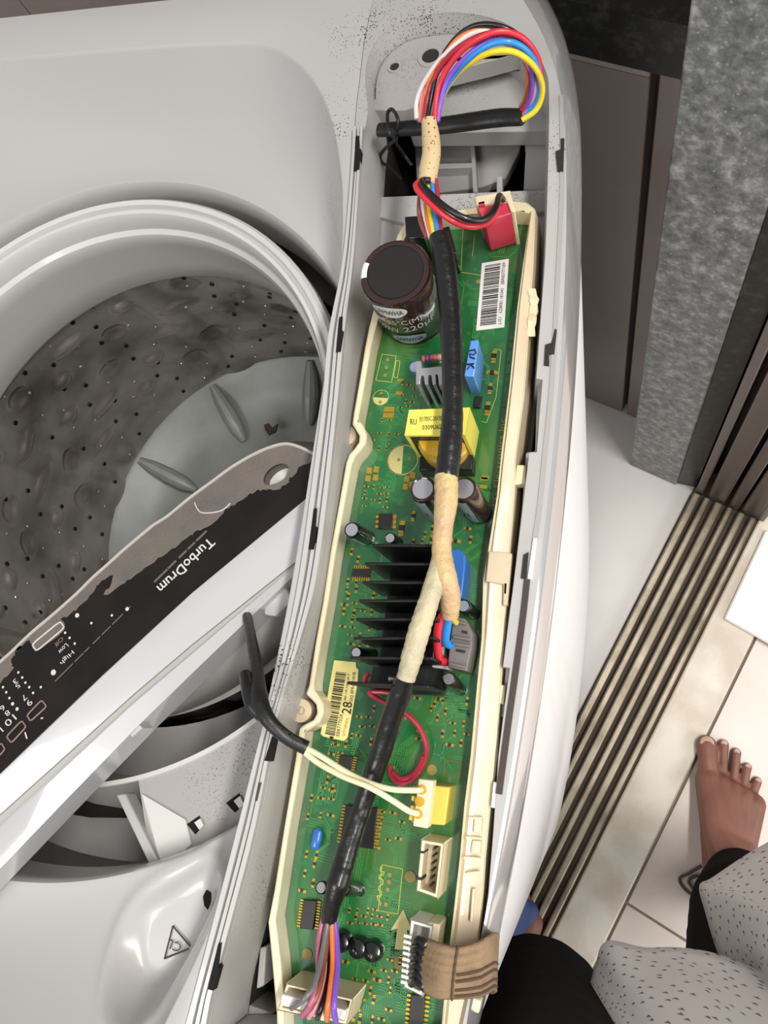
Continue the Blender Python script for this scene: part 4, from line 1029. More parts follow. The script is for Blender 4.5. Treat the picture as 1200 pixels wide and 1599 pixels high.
ptext('151', 'lettering', M['silk'], (737, 1036), (743, 1000), 8, zs, cbd)
b = MB(); bp2 = MB()
for (x, y, r_) in ((480, 1490, 8), (641, 1369, 8.5), (625, 1503, 9.5), (675, 1202, 8), (685, 1067, 6), (623, 718, 2.5), (640, 716, 2.5), (594, 628, 2.5), (596, 614, 2.5), (609, 1366, 3.4), (608, 1377, 3.4), (606, 1389, 3.4), (603, 1412, 3.4), (606, 562, 3), (604, 574, 3), (602, 586, 3), (768, 447, 4), (748, 440, 4)):
    c = W(x, y, zs); r = (W(x+r_, y, zs) - c).length; b.cyl(c, r, 0.0002, 18)
b.build('plated_hole', M['hole_gold'], cbd, kind='stuff')
g = random.Random(21)
pads = MB()
def pad(x, y, w, h, z=zs):
    c = W(x, y, z); pads.obox(c, (w/2, 0, 0), (0, h/2, 0), (0, 0, 0.0002))
for x, y in ((577, 735), (588, 733), (575, 747), (587, 746), (636, 748), (645, 742), (634, 760), (642, 757), (604, 640), (612, 640), (603, 648), (611, 648)): pad(x, y, 0.003, 0.0034)
for x, y in ((626, 594), (624, 614), (756, 748), (755, 760), (758, 746)): pad(x, y, 0.004, 0.0018)
# copper tracks under the green lacquer, in parallel bundles
trc = MB(); gt = random.Random(77)
for (x0, y0, x1, y1, n_) in ((600, 540, 770, 600, 10), (720, 350, 815, 540, 12), (570, 620, 640, 800, 22), (640, 720, 770, 850, 14), (540, 870, 600, 1010, 16), (660, 1090, 740, 1200, 18), (500, 1160, 640, 1260, 22), (470, 1260, 640, 1400, 30), (470, 1400, 640, 1520, 26), (540, 1500, 680, 1598, 18), (690, 860, 750, 1000, 8)):
    for _ in range(n_):
        x, y = gt.uniform(x0, x1), gt.uniform(y0, y1); c = W(x, y, ZP + .00012); nb = gt.choice((1, 2, 3, 4))
        a = gt.choice((0, 1)); L1_, L2_ = gt.uniform(.004, .014), gt.uniform(.003, .009); sg = gt.choice((-1, 1))
        d1 = Vector((1, 0, 0)) if a else Vector((0, 1, 0)); d2 = (d1 + sg*Vector((d1.y, d1.x, 0))).normalized(); pn = Vector((-d1.y, d1.x, 0))
        for q in range(nb):
            o_ = c + pn*q*0.0011
            for (p, dd, LL) in ((o_, d1, L1_), (o_ + d1*L1_, d2, L2_)): trc.obox(p + dd*LL/2, dd*(LL/2 + .0001), Vector((-dd.y, dd.x, 0))*0.0002, (0, 0, 0.00006))
ipx = [Vector((p.x, p.y, 0)) for p in ti]
def inside(p):
    k = False
    for a, c in zip(ipx, ipx[1:] + ipx[:1]):
        if (a.y > p.y) != (c.y > p.y) and p.x < (c.x-a.x)*(p.y-a.y)/(c.y-a.y) + a.x: k = not k
    return k
keep = [all(inside(trc.v[q]) for q in f) for f in trc.f]
trc.m = [m_ for m_, k in zip(trc.m, keep) if k]; trc.f = [f for f, k in zip(trc.f, keep) if k]
trc.build('copper_track', M['trace_green'], cbd, kind='stuff')
# small surface-mount parts: one mesh shared by all
def smd_mesh():
    b = MB(); b.box(-0.0007, 0.0007, -0.0006, 0.0006, 0, 0.0006); b.mi = 1; b.box(-0.0012, -0.0007, -0.00062, 0.00062, 0, 0.00062); b.box(0.0007, 0.0012, -0.00062, 0.00062, 0, 0.00062)
    o = b.build('chip_resistor', [M['chip_black'], M['gold_pad']]); me = o.data; bpy.data.objects.remove(o); return me
SMD = smd_mesh(); org = parent_origin(cbd)
def smd(x, y, rot=0.0, s=1.0):
    o = bpy.data.objects.new('chip_resistor', SMD); COL.objects.link(o); o.parent = cbd
    o.location = W(x, y, ZP) - org; o.rotation_euler = (0, 0, rot); o.scale = (s, s, s)
    p = W(x, y, zs); dx, dy = math.cos(rot)*0.0013*s, math.sin(rot)*0.0013*s
    for k in (-1, 1): pads.obox(p + Vector((dx*k, dy*k, 0)), (0.0006*s, 0, 0), (0, 0.0006*s, 0), (0, 0, 0.0002))
for x, y, s in ((772, 557, 2.0), (769, 582, 1.7), (766, 607, 1.7), (762, 638, 2.1), (628, 825, 2.2), (646, 806, 1.5), (676, 827, 1.4), (675, 843, 1.5), (712, 845, 1.4), (735, 843, 1.2), (560, 1020, 1.1)):
    smd(x, y, math.pi/2 if s > 1.9 else g.choice((0, math.pi/2)), s)
zones = [((630, 600), (664, 640), 9, .55), ((588, 655), (625, 700), 11, .5), ((572, 760), (612, 792), 10, .75), ((650, 822), (690, 846), 12, .6), ((718, 826), (762, 848), 12, .6), ((548, 862), (574, 884), 12, .8),
         ((545, 908), (590, 1012), 12, .55), ((690, 1094), (738, 1178), 17, .8), ((600, 1090), (690, 1140), 15, .55), ((556, 1108), (600, 1172), 13, .55), ((520, 1150), (556, 1178), 13, .6), ((488, 1232), (530, 1288), 14, .6),
         ((600, 1240), (640, 1330), 14, .45), ((470, 1335), (500, 1400), 14, .5), ((548, 1420), (610, 1450), 11, .85), ((540, 1500), (630, 1598), 15, .6), ((690, 735), (760, 742), 12, .5), ((512, 1165), (530, 1230), 13, .3), ((655, 1085), (690, 1160), 14, .3)]
for (x0, y0), (x1, y1), st, pr in zones:
    y = y0
    while y <= y1:
        x = x0 + (8 if int(y) % 2 else 0)
        while x <= x1:
            if g.random() < pr: smd(x - (y-y0)*0.12 + g.uniform(-2, 2), y + g.uniform(-2, 2), g.choice((0, math.pi/2)), g.uniform(0.8, 1.15) if st > 11 else g.uniform(.65, .85))
            x += st*1.15
        y += st
pads.build('solder_pads', M['gold_pad'], cbd, kind='stuff')

# --- stickers
def sticker(name, m, pts, parent=cbd, lab=None):
    b = MB(); b.prism(WL(pts, ZP + .0006), ZP + .0002, ZP + .0006); return b.build(name, m, parent, label=lab)
wl = sticker('barcode_label', M['label_white'], [(753, 411), (795, 404), (788, 511), (744, 516)], lab='white barcode label')
zl = ZP + .0008
def bars(px0, px1, ax, n, seed, parent):
    """barcode: stripes between two photo edges"""
    gg = random.Random(seed); b = MB(); A, B_, C_, D_ = [W(*p, zl) for p in (px0[0], px0[1], px1[0], px1[1])]
    t = 0.0
    while t < 0.985:
        w = gg.choice((.008, .008, .014, .022)); s_ = gg.choice((.008, .012, .012, .022))
        q = [A.lerp(C_, t), B_.lerp(D_, t), B_.lerp(D_, min(1, t+w)), A.lerp(C_, min(1, t+w))]
        b.prism(q, zl - .0001, zl + .0001); t += w + s_
    b.build('barcode', M['barcode'], parent, kind='stuff')
bars([(758, 415), (782, 411)], [(750, 509), (775, 506)], 1, 40, 4, wl)
ptext('L351   EZBFB1.181041   EBR827771B9', 'lettering', M['barcode'], (783, 506), (790, 410), 5, zl, wl)
yl = sticker('serial_label', M['label_yellow'], [(522, 1031), (556, 1034), (556, 1042), (560, 1046), (558, 1070), (543, 1152), (537, 1157), (505, 1150), (501, 1146)], lab='yellow serial label reading 28')
bars([(525, 1049), (541, 1051)], [(508, 1146), (523, 1149)], 1, 40, 8, yl)
ptext('EBR777028', 'lettering', M['barcode'], (530, 1150), (536, 1116), 5.5, zl, yl)
ptext('28', 'lettering', M['barcode'], (548, 1116), (551, 1097), 15, zl, yl, bold=0.01)
ptext('80 1R10/1JRT', 'lettering', M['barcode'], (542, 1094), (548, 1052), 5, zl, yl)
ptext('002 8FRA 10H8', 'lettering', M['barcode'], (551, 1096), (556, 1050), 5, zl, yl)
ptext('QTY(END)', 'lettering', M['hole_gold'], (540, 1150), (546, 1122), 5.5, zl, yl)

# --- red jumper wire soldered to the board
rw = bpy.data.objects.new('jumper_wire', None); COL.objects.link(rw); rw.parent = cbd; rw['label'] = 'thin red jumper wire loop'
b = MB(); b.tube(path([(578, 1072, ZP + .004), (571, 1066, ZP + .006), (571, 1058, ZP + .008), (577, 1052, ZP + .008)]), 0.0013, 8); b.build('strand', M['wire_dark_red'], rw)
b = MB(); b.tube(path([(612, 1082, ZP + .012), (594, 1080, ZP + .012), (578, 1082, ZP + .012), (592, 1092, ZP + .013), (612, 1102, ZP + .013), (636, 1116, ZP + .012), (655, 1136, ZP + .010), (666, 1162, ZP + .008), (664, 1185, ZP + .006), (655, 1205, ZP + .005), (640, 1220, ZP + .004), (622, 1222, ZP + .003), (611, 1210, ZP + .002), (610, 1196, ZP + .001)]), 0.0013, 8); b.build('strand', M['wire_dark_red'], rw)
b = MB(); b.tube(path([(662, 1180, ZP + .008), (655, 1198, ZP + .006), (642, 1212, ZP + .006), (626, 1216, ZP + .005), (614, 1206, ZP + .003)]), 0.0012, 8); b.build('strand', M['wire_dark_red'], rw)

# ================================================================== WIRING LOOM
wh_ = thing('wiring_loom', (-0.09, 0.2, 0.95), 'taped wiring loom running along the whole green circuit board', 'wiring')
def tube(name, m, pts, r, parent=wh_, n=12, k=6, flat=1.0, wob=0.0, **kw):
    p = path([(x, y, z + 0.010) for x, y, z in pts], k); rr = r
    if isinstance(r, (list, tuple)):
        rr = []
        for i in range(len(p)):
            t = i/(len(p)-1)*(len(r)-1); a = min(int(t), len(r)-2); rr.append(r[a] + (r[a+1]-r[a])*(t-a))
    else: rr = [r]*len(p)
    if wob:
        gg = random.Random(len(p)); rr = [q*(1 + gg.uniform(-wob, wob)) for q in rr]
    b = MB(); b.tube(p, rr, n, flat); return b.build(name, M[m], parent, angle=60, **kw)
tube('black_tape', 'tape_black', [(686, 368, .956), (693, 400, .955), (698, 440, .954), (703, 490, .953), (706, 560, .954), (707, 640, .955), (703, 700, .956), (697, 748, .957)], [.0052, .0056, .0057, .0055, .0053, .0050, .0057, .0056], wob=.025, k=9, label='black taped stretch beside the large capacitor')
tube('beige_tape', 'tape_beige', [(697, 743, .957), (697, 780, .957), (693, 820, .957), (690, 862, .957), (697, 900, .957), (703, 930, .951), (703, 962, .944)], [.0056, .0056, .0046, .0045, .0049, .0048, .0042], wob=.035, k=8, label='yellowish beige tape')
tube('pale_tape', 'tape_pale', [(692, 855, .956), (682, 900, .957), (668, 945, .958), (655, 985, .958), (644, 1025, .957), (634, 1060, .954)], [.0038, .0046, .0048, .0050, .0049, .0042], wob=.04, k=8, label='pale cream tape branch')
tube('black_tape', 'tape_black', [(636, 1052, .954), (625, 1085, .946), (612, 1122, .938), (597, 1170, .931), (582, 1215, .927), (568, 1255, .924), (553, 1298, .923), (540, 1340, .923), (529, 1378, .926), (520, 1408, .924), (514, 1438, .919)], [.0040, .0052, .0052, .0050, .0046, .0045, .0048, .0050, .0052, .0042, .0036], wob=.03, k=8, label='black taped stretch over the lower board')
tube('spotted_tape', 'tape_spotted', [(670, 188, .962), (673, 215, .960), (674, 240, .959), (670, 265, .958), (667, 290, .957)], [.0040, .0048, .0050, .0052, .0048], k=8, label='beige tape speckled with brown spots')
tube('black_sleeve', 'sleeve_black', [(818, 183, .935), (780, 184, .932), (735, 190, .930), (690, 196, .928), (640, 200, .925), (592, 203, .922)], [.0050, .0056, .0056, .0054, .0050, .0045], flat=0.7, k=6, label='black sleeve crossing behind the loom')
WR = .00135
loop = dict(
 black=[(667, 192, .961), (674, 150, .965), (687, 98, .974), (710, 62, .981), (735, 43, .985), (761, 38, .986), (790, 44, .984), (815, 60, .978), (832, 88, .966), (838, 120, .954), (832, 155, .942), (815, 178, .936)],
 red=[(679, 190, .961), (683, 147, .966), (697, 110, .974), (723, 78, .982), (754, 57, .987), (783, 49, .987), (813, 57, .982), (835, 80, .972), (844, 108, .960), (842, 140, .948), (832, 165, .94), (814, 180, .936)],
 dark_red=[(663, 190, .960), (669, 150, .964), (684, 112, .972), (708, 82, .980), (738, 62, .985), (770, 52, .986), (800, 55, .982), (824, 72, .974), (837, 100, .962), (836, 140, .948), (814, 176, .936)],
 purple=[(684, 190, .960), (687, 165, .963), (698, 128, .970), (723, 94, .978), (754, 70, .983), (783, 63, .984), (808, 72, .980), (827, 96, .968), (832, 130, .954), (826, 160, .942), (813, 178, .935)],
 blue=[(676, 192, .957), (690, 150, .964), (710, 116, .971), (735, 90, .979), (767, 69, .984), (799, 66, .983), (823, 79, .976), (839, 104, .964), (843, 132, .952), (837, 160, .942), (818, 180, .936)],
 yellow=[(674, 192, .955), (690, 152, .961), (710, 120, .968), (735, 98, .976), (761, 84, .981), (789, 79, .982), (814, 86, .977), (836, 106, .966), (847, 132, .953), (845, 156, .944), (835, 174, .939), (816, 187, .936)],
 white=[(651, 186, .957), (651, 160, .960), (661, 132, .966), (682, 100, .974), (712, 70, .981), (745, 50, .984), (780, 54, .982), (810, 74, .974), (828, 108, .960), (829, 145, .945), (816, 170, .936)],
 orange=[(660, 190, .958), (664, 150, .962), (680, 108, .972), (697, 83, .978), (717, 60, .982), (745, 47, .984), (780, 50, .981), (812, 78, .972), (825, 115, .958), (822, 150, .944), (814, 167, .936)],
 pink=[(657, 190, .956), (661, 150, .961), (676, 116, .968), (700, 90, .976), (730, 72, .981), (765, 63, .982), (800, 72, .977), (827, 104, .963), (836, 138, .950), (828, 164, .940), (814, 174, .936)],
 brown=[(655, 190, .955), (660, 152, .959), (672, 120, .967), (690, 95, .974), (716, 74, .980), (748, 58, .983), (785, 60, .980), (815, 85, .970), (827, 120, .956), (822, 158, .942), (812, 172, .934)])
for n, p in loop.items():
    tube('wire', 'wire_' + n, p, WR*1.15 if n in ('red', 'blue', 'yellow', 'dark_red') else WR, n=8, k=5, label=n.replace('_', ' ') + ' wire')
# below the spotted tape
for n, p in dict(brown=[(659, 284, .957), (655, 320, .953), (657, 345, .950), (668, 372, .952)], white=[(660, 284, .958), (661, 320, .955), (666, 345, .953), (673, 372, .954)], orange=[(664, 284, .958), (665, 320, .955), (669, 348, .954), (676, 372, .955)],
                 yellow=[(668, 284, .959), (670, 320, .956), (674, 345, .955), (679, 372, .956)], blue=[(674, 280, .959), (677, 310, .957), (681, 345, .956), (684, 374, .957)], dark_red=[(680, 280, .958), (684, 310, .956), (687, 345, .955), (689, 374, .956)]).items():
    tube('wire', 'wire_' + n, p, WR, n=8, label=n.replace('_', ' ') + ' wire')
tube('wire', 'wire_red', [(668, 284, .960), (656, 284, .961), (650, 291, .962), (659, 304, .963), (682, 326, .963), (706, 344, .960), (730, 353, .955), (752, 352, .949), (768, 343, .944), (776, 333, .938)], .0017, n=8, label='thick red wire to the red plug')
tube('wire', 'wire_black', [(672, 282, .961), (660, 282, .963), (662, 291, .965), (680, 310, .966), (704, 329, .965), (730, 342, .962), (752, 344, .958), (768, 334, .955), (776, 320, .952), (780, 306, .944), (786, 312, .936)], .0017, n=8, label='thick black wire to the red plug')
rp = [(744, 321), (792, 313), (803, 332), (757, 347)]
b = MB(); b.prism(WL(rp, ZP + .028), ZP + .001, ZP + .028); rpo = b.build('plug', M['plug_red'], wh_, bevel=.0006, label='red plug')
b = MB(); b.prism(WL([(748, 318), (757, 316), (758, 322), (748, 323)], ZP + .029), ZP + .026, ZP + .030); b.build('latch', M['plug_red'], rpo)
# grey plug with red, blue and yellow wires
gp = [(708, 962), (727, 966), (738, 988), (737, 1010), (729, 1048), (699, 1042), (704, 993)]
b = MB(); b.prism(WL(gp, ZP + .021), ZP + .002, ZP + .021); gpo = b.build('plug', M['plug_grey'], wh_, bevel=.0006, label='grey plug with latch')
for q in ([(708, 992), (736, 997), (735, 1001), (707, 996)], [(707, 1003), (735, 1007), (734, 1011), (706, 1007)], [(712, 968), (727, 972), (728, 976), (711, 972)], [(702, 1034), (728, 1040), (727, 1044), (701, 1038)]):
    b = MB(); b.prism(WL(q, ZP + .0235), ZP + .020, ZP + .0235); b.build('latch', M['plug_grey'], gpo, bevel=.0003)
for q in ([(722, 984), (730, 986), (730, 990), (721, 988)], [(713, 1013), (727, 1016), (726, 1020), (712, 1017)]):
    pl('latch_slot', M['dark_gap'], q, ZP + .0206, ZP + .0216, 0, gpo)
tube('wire', 'wire_red', [(697, 952, .944), (689, 966, .942), (684, 985, .939), (683, 1005, .934), (686, 1028, .927), (697, 1034, .922)], .0021, n=8, label='red wire at the grey plug')
tube('wire', 'wire_blue', [(702, 955, .944), (699, 975, .940), (696, 995, .935), (697, 1004, .930), (705, 1008, .925)], .0021, n=8, label='blue wire at the grey plug')
tube('wire', 'wire_yellow', [(706, 955, .943), (707, 966, .938), (712, 972, .930)], .0016, n=8, label='yellow wire at the grey plug')
# fan of wires at the lower end
ZC = .930
for n, p in dict(mauve=[(507, 1428, .919), (500, 1456, .920), (497, 1490, .924), (497, 1525, .931), (486, 1566, .938), (472, 1586, ZC)], grey=[(514, 1426, .921), (509, 1460, .923), (501, 1500, .928), (492, 1535, .935), (475, 1560, .939), (456, 1574, ZC)],
                 brown=[(516, 1428, .919), (512, 1465, .921), (506, 1505, .926), (500, 1540, .934), (488, 1570, .937), (478, 1584, ZC)], pink=[(513, 1430, .917), (510, 1470, .918), (508, 1510, .922), (500, 1550, .931), (490, 1576, .935), (483, 1588, ZC)],
                 black=[(518, 1430, .917), (515, 1470, .918), (513, 1515, .922), (508, 1550, .930), (500, 1578, .935), (496, 1590, ZC)], orange=[(518, 1428, .920), (519, 1465, .922), (520, 1505, .926), (516, 1545, .933), (512, 1575, .936), (511, 1592, ZC)],
                 purple=[(522, 1428, .919), (526, 1465, .921), (528, 1505, .926), (524, 1545, .933), (522, 1575, .936), (525, 1595, ZC)], cream=[(516, 1432, .916), (516, 1475, .916), (515, 1520, .920), (510, 1560, .929), (504, 1592, ZC)]).items():
    tube('wire', 'wire_' + n, p, .0013, n=8, label=n + ' wire at the lower header')
# cable tie knotted near the dark opening
b = MB(); b.tube(path([(643, 258, .905), (630, 240, .912), (619, 222, .926), (622, 200, .938), (621, 184, .942), (613, 171, .938), (606, 176, .938), (606, 195, .941), (612, 212, .938), (619, 216, .932), (604, 230, .918), (594, 243, .908), (598, 254, .904), (610, 262, .902), (628, 280, .900)]), .0011, 6)
tag(b.build('cable_tie', M['sleeve_black']), 'thin black cable tie twisted round the sleeve near the dark opening', 'cable tie')

# ================================================================== TWO-WIRE SENSOR LEAD
sc_ = thing('sensor_lead', W(400, 1080, .935), 'black sleeved lead with two cream wires running to the yellow connector', 'cable')
tube('sleeve', 'sleeve_black', [(386, 962, .885), (392, 995, .905), (400, 1040, .925), (404, 1085, .940), (412, 1112, .944), (428, 1134, .944), (452, 1154, .941), (479, 1168, .938)], [.0028, .0029, .0034, .0044, .0040, .0034, .0033, .0034], parent=sc_, k=7)
tube('sleeve_knot', 'tape_black', [(383, 1052, .934), (388, 1075, .938), (394, 1100, .940), (408, 1120, .940)], [.003, .0036, .0036, .0026], parent=sc_)
ptext('SAST 300V  E-AWM', 'lettering', M['cord_dark'], (428, 1133), (470, 1160), 4, .9592, sc_)
tube('wire', 'wire_cream', [(468, 1162, .938), (500, 1180, .937), (540, 1205, .937), (575, 1222, .938), (610, 1232, .937), (645, 1234, .934), (660, 1233, .928)], .0014, parent=sc_, n=8)
tube('wire', 'wire_cream', [(464, 1164, .938), (495, 1190, .937), (535, 1212, .938), (575, 1228, .9405), (610, 1248, .938), (638, 1266, .934), (654, 1271, .928)], .0014, parent=sc_, n=8)

# ================================================================== BROWN RIBBON CABLE
rb = thing('ribbon_cable', W(720, 1500, .93), 'brown cloth ribbon cable curling from the white header over the tray edge', 'cable')
up_ = [(655, 1462, .925), (672, 1466, .933), (692, 1473, .938), (712, 1477, .938), (738, 1472, .936), (760, 1463, .932), (776, 1456, .922), (781, 1462, .905), (776, 1474, .88)]
dn_ = [(648, 1532, .925), (662, 1550, .932), (682, 1560, .937), (702, 1561, .938), (730, 1560, .936), (756, 1556, .932), (772, 1546, .922), (777, 1548, .905), (772, 1552, .88)]
U, D = path([(x, y, z + 0.010) for x, y, z in up_], 6), path([(x, y, z + 0.010) for x, y, z in dn_], 6); n = len(U); NS = 24; rows = []
for i in range(n):
    row = []
    for j in range(NS + 1):
        t = j/NS; p = U[i].lerp(D[i], t); rid = abs(math.sin(t*math.pi*7)); row.append(p + Vector((0, 0, 0.0009*rid + 0.003*math.sin(math.pi*t)*(1 if i < n*0.6 else 0.4))))
    rows.append(row)
b = MB(); b.loft(rows); rob = b.build('ribbon', M['ribbon_cloth'], rb, angle=70); sm = rob.modifiers.new('thick', 'SOLIDIFY'); sm.thickness = 0.0016; sm.offset = -1
b = MB()
for t0_, tw in ((0.50, .2), (0.66, .22), (0.80, .2), (0.93, .14)):
    for i in range(int(n*0.46), int(n*0.86)):
        pass
    j = int(t0_*NS); b.tube([rows[i][j] + Vector((0, 0, 0.0002)) for i in range(int(n*0.42), n - 8)], 0.0006, 5)
b.build('pleat', M['ribbon_line'], rob)
i = int(n*0.40); b = MB(); b.tube([rows[i][j] + Vector((0, 0, 0.0003)) for j in range(NS + 1)], 0.0006, 5); b.build('seam', M['ribbon_line'], rob)
for k in range(6):
    y = 1470 + k*13; b = MB(); b.tube(path([(648 - k*1.0, y, .935), (656 - k, y - 2, .940), (664 - k*0.9, y + 4, .942), (672 - k*0.6, y + 12, .940)]), 0.0019, 8); b.build('strand', M['wire_black'], rb)

# ================================================================== PERSON
pe = thing('person', (0.1, -0.25, 0), 'barefoot person in black trousers and a grey tunic printed with small dark triangles', 'person')
def capsule(b, p, r, q, s, n=14):
    p, q = Vector(p), Vector(q); ax = q - p; L = ax.length
    prof = [(r*math.sin(a), -r*math.cos(a)) for a in (math.pi/2*i/5 for i in range(6))] + [(s*math.cos(a), L + s*math.sin(a)) for a in (math.pi/2*i/5 for i in range(6))]
    prof[0] = (1e-4, prof[0][1]); prof[-1] = (1e-4, prof[-1][1])
    b.lathe(prof, p, n, axis=ax)
def voxel(name, b, m, parent, size, it=6):
    o = b.build(name, m, parent)
    r = o.modifiers.new('weld', 'REMESH'); r.mode = 'VOXEL'; r.voxel_size = size
    s_ = o.modifiers.new('soft', 'SMOOTH'); s_.iterations = it; s_.factor = 0.5
    dg = bpy.context.evaluated_depsgraph_get(); me = bpy.data.meshes.new_from_object(o.evaluated_get(dg))
    o.modifiers.clear(); o.data = me; me.polygons.foreach_set('use_smooth', [True]*len(me.polygons)); me.set_sharp_from_angle(angle=3.0)
    return o
def foot_shape(b, toes, heel, ankle, ball_l, ball_r):
    """toes: (root, tip, radius) each; other points are on the floor"""
    H, A, BL, BR = Vector(heel), Vector(ankle), Vector(ball_l), Vector(ball_r)
    for t in (0.0, 0.25, 0.5, 0.75, 1.0):
        p = BL.lerp(BR, t); z = 0.026 - 0.006*t; r = 0.019 - 0.003*t
        p.z = r + 0.001; mid = (H.lerp(p, 0.55)); mid.z = 0.034 - 0.014*t
        capsule(b, p, r, mid, 0.021, 12); m2 = mid.copy(); m2.z += 0.022*(1 - t*0.7)
        capsule(b, p + Vector((0, 0, .005)), r*0.9, m2, 0.020, 12); capsule(b, mid, 0.022, (H.x, H.y, 0.028), 0.026, 12)
        capsule(b, m2, 0.02, A + Vector((0, 0, -0.005)), 0.030, 12)
    capsule(b, (H.x, H.y, .028), 0.027, A, 0.031)
    for root, tip, r in toes:
        ro, ti_ = Vector(root), Vector(tip); ro.z = r*1.25; md = ro.lerp(ti_, 0.5); md.z = r*1.35; ti_.z = r*0.95
        capsule(b, ro, r*1.0, md, r*0.86, 12); capsule(b, md, r*0.86, ti_, r*0.98, 12)
# right foot, toes spread on the beige tile
def fp_(x, y, z=0.0): return W(x, y, z)
BL, BR = fp_(1106, 1218, .018), fp_(1178, 1256, .014)
heel = BL.lerp(BR, .42) + Vector((0.004, -0.150, 0)); heel.z = 0
ank = Vector((heel.x + .004, heel.y + 0.045, 0.085))
toeR = [((1106, 1204), (1103, 1164), .0158), ((1128, 1212), (1131, 1162), .0080), ((1145, 1220), (1151, 1175), .0074), ((1159, 1232), (1168, 1198), .0071), ((1172, 1246), (1184, 1220), .0070)]
toes = [(fp_(a[0], a[1] + 8, .01), fp_(c[0], c[1], .01), r) for a, c, r in toeR]
b = MB(); foot_shape(b, toes, heel, ank, BL, BR)
kneeR, kneeL = Vector((0.165, -0.225, 0.46)), Vector((-0.025, -0.262, 0.48))
capsule(b, ank, 0.031, ank.lerp(kneeR, 0.4), 0.042)
# left foot beside the machine, mostly hidden by the slipper
hl = W(800, 1430, 0); LB, RB = W(790, 1412, .015), W(829, 1440, .018)
heelL = LB.lerp(RB, .5) + Vector((-0.012, -0.15, 0)); heelL.z = 0; ankL = Vector((heelL.x, heelL.y + 0.045, 0.085))
toesL = [(W(824 - k*9, 1434 - k*1.0, .01), W(818 - k*10, 1402 + k*5, .01), (.013, .0085, .008, .0075, .007)[k]) for k in range(5)]
foot_shape(b, toesL, heelL, ankL, RB, LB); capsule(b, ankL, 0.031, ankL.lerp(kneeL, .4), 0.042)
hipR, hipL = Vector((0.165, -0.285, 0.88)), Vector((0.004, -0.236, 0.88))
for p, q in ((ank.lerp(kneeR, .3), kneeR), (ankL.lerp(kneeL, .3), kneeL)): capsule(b, p, 0.04, q, 0.05)
capsule(b, kneeR, .05, hipR, .075); capsule(b, kneeL, .05, hipL, .075); capsule(b, hipR, .09, hipL, .09)
capsule(b, (hipR + hipL)/2 + Vector((0, -.03, 0)), .10, (0.085, -0.31, 1.10), .10); capsule(b, (0.03, -0.31, 1.05), .085, (0.15, -0.32, 1.05), .085)
body = voxel('body', b, M['skin'], pe, 0.0022, 4)
for k, (root, tip, r) in enumerate(toes):
    d = (tip - root); d.z = 0; d.normalize(); s_ = Vector((-d.y, d.x, 0)); c = tip + d*r*0.25; c.z = r*1.72
    b = MB(); rx, ry = r*0.62, r*0.62
    b.lathe([(1e-4, .0012), (0.7, .0008), (1.0, -.0006), (1.0, -.002)], (0, 0, 0), 14); b.v = [c + s_*v.x*rx + d*v.y*ry + Vector((0, 0, v.z)) for v in b.v]; b.build('toenail', M['nail'], body)
# slipper over the left foot
b = MB()
sd = (LB - RB); sd.z = 0; sd.normalize(); fd = (LB.lerp(RB, .5) - heelL); fd.z = 0; fd.normalize()
for k, (o_, rr, zz) in enumerate(((-0.010, .020, .030), (0.008, .022, .034), (0.026, .024, .030), (0.044, .022, .024))):
    base = LB.lerp(RB, .6) + sd*o_
    capsule(b, Vector((base.x, base.y, zz - .006)) + fd*0.012, rr*0.85, Vector((base.x, base.y, zz + .012)) - fd*0.07, rr*1.15)
so = voxel('slipper', b, M['slipper_blue'], pe, 0.004, 4)
# trousers
b = MB()
capsule(b, ank + Vector((0.002, -0.006, 0.02)), .046, ank.lerp(kneeR, .35), .060); capsule(b, ank.lerp(kneeR, .35), .060, kneeR, .066); capsule(b, kneeR, .066, hipR, .088)
kl2 = ankL + Vector((0, -.01, .035)); capsule(b, kl2, .056, ankL.lerp(kneeL, .5), .064); capsule(b, ankL.lerp(kneeL, .5), .064, kneeL, .068); capsule(b, kneeL, .068, hipL, .090)
capsule(b, hipR, .092, hipL, .092); capsule(b, (hipR+hipL)/2 + Vector((0, -.03, 0)), .112, (0.085, -0.30, 0.98), .112)
voxel('trousers', b, M['trousers_black'], pe, 0.006, 8)
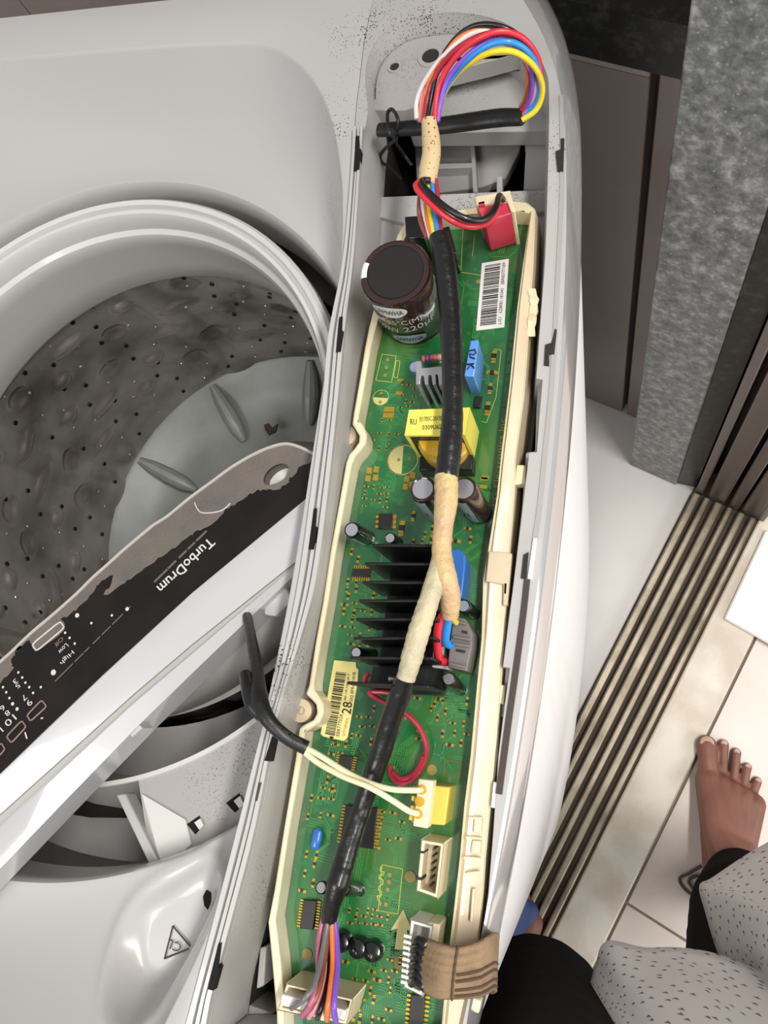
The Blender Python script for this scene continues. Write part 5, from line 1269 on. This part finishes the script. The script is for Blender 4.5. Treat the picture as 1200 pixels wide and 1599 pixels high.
# tunic: upper part round the torso and two hanging panels with side slits
b = MB(); capsule(b, (0.075, -0.295, 0.98), .118, (0.085, -0.31, 1.12), .118); capsule(b, (0.02, -0.30, 1.0), .09, (0.03, -0.31, 1.10), .10); capsule(b, (0.145, -0.31, 1.0), .10, (0.15, -0.32, 1.10), .10)
voxel('tunic_top', b, M['tunic_cloth'], pe, 0.006, 8)
def panel(hem, waist, zh, name, nrow=22, fold=0.006, fr=7.0, bulge=0.05):
    hm = resamp(smooth([W(x, y, z) for x, y, z in hem], 6), 60); wt = resamp(smooth(waist, 6), 60); rows = []
    for k in range(nrow + 1):
        t = k/nrow; row = []
        for i in range(61):
            p = hm[i].lerp(wt[i], t); s_ = math.sin(i/60*math.pi*fr + t*1.3)*fold*(1 - t*0.4); tw = math.sin(t*9 + i*0.12)*0.0022
            row.append(p + Vector((0, -1, 0.15))*((-s_ - tw)*min(1, t*4 + 0.15)) + Vector((0, bulge, -0.02))*math.sin(math.pi*t))
        rows.append(row)
    b = MB(); b.loft(rows); o = b.build(name, M['tunic_cloth'], pe, angle=80)
    uv = o.data.uv_layers.new(name='cloth'); ncol = 61
    su = sum((hm[i+1]-hm[i]).length for i in range(60))/60; sv = (hm[30]-wt[30]).length/nrow
    for l in o.data.loops: uv.data[l.index].uv = ((l.vertex_index % ncol)*su, (l.vertex_index // ncol)*sv)
    q = o.modifiers.new('thick', 'SOLIDIFY'); q.thickness = 0.0012
    return o
panel([(906, 1640, .64), (901, 1602, .64), (901, 1578, .63), (919, 1556, .63), (932, 1510, .62), (949, 1470, .62), (1008, 1482, .62), (1066, 1482, .615), (1123, 1491, .61), (1200, 1527, .59), (1290, 1580, .57)],
      [Vector((0.022, -0.185, 0.97)), Vector((0.045, -0.172, 0.98)), Vector((0.085, -0.17, 0.99)), Vector((0.14, -0.185, 0.98)), Vector((0.215, -0.23, 0.97))], .6, 'tunic_front', fold=0.004, bulge=0.004)
panel([(1165, 1570, .54), (1128, 1500, .52), (1104, 1425, .50), (1094, 1386, .48), (1112, 1372, .48), (1150, 1348, .48), (1200, 1316, .48), (1270, 1280, .48), (1340, 1300, .48)],
      [Vector((0.18, -0.20, 0.95)), Vector((0.21, -0.21, 0.95)), Vector((0.235, -0.23, 0.95)), Vector((0.255, -0.26, 0.95)), Vector((0.27, -0.32, 0.95))], .5, 'tunic_back', fold=0.004)
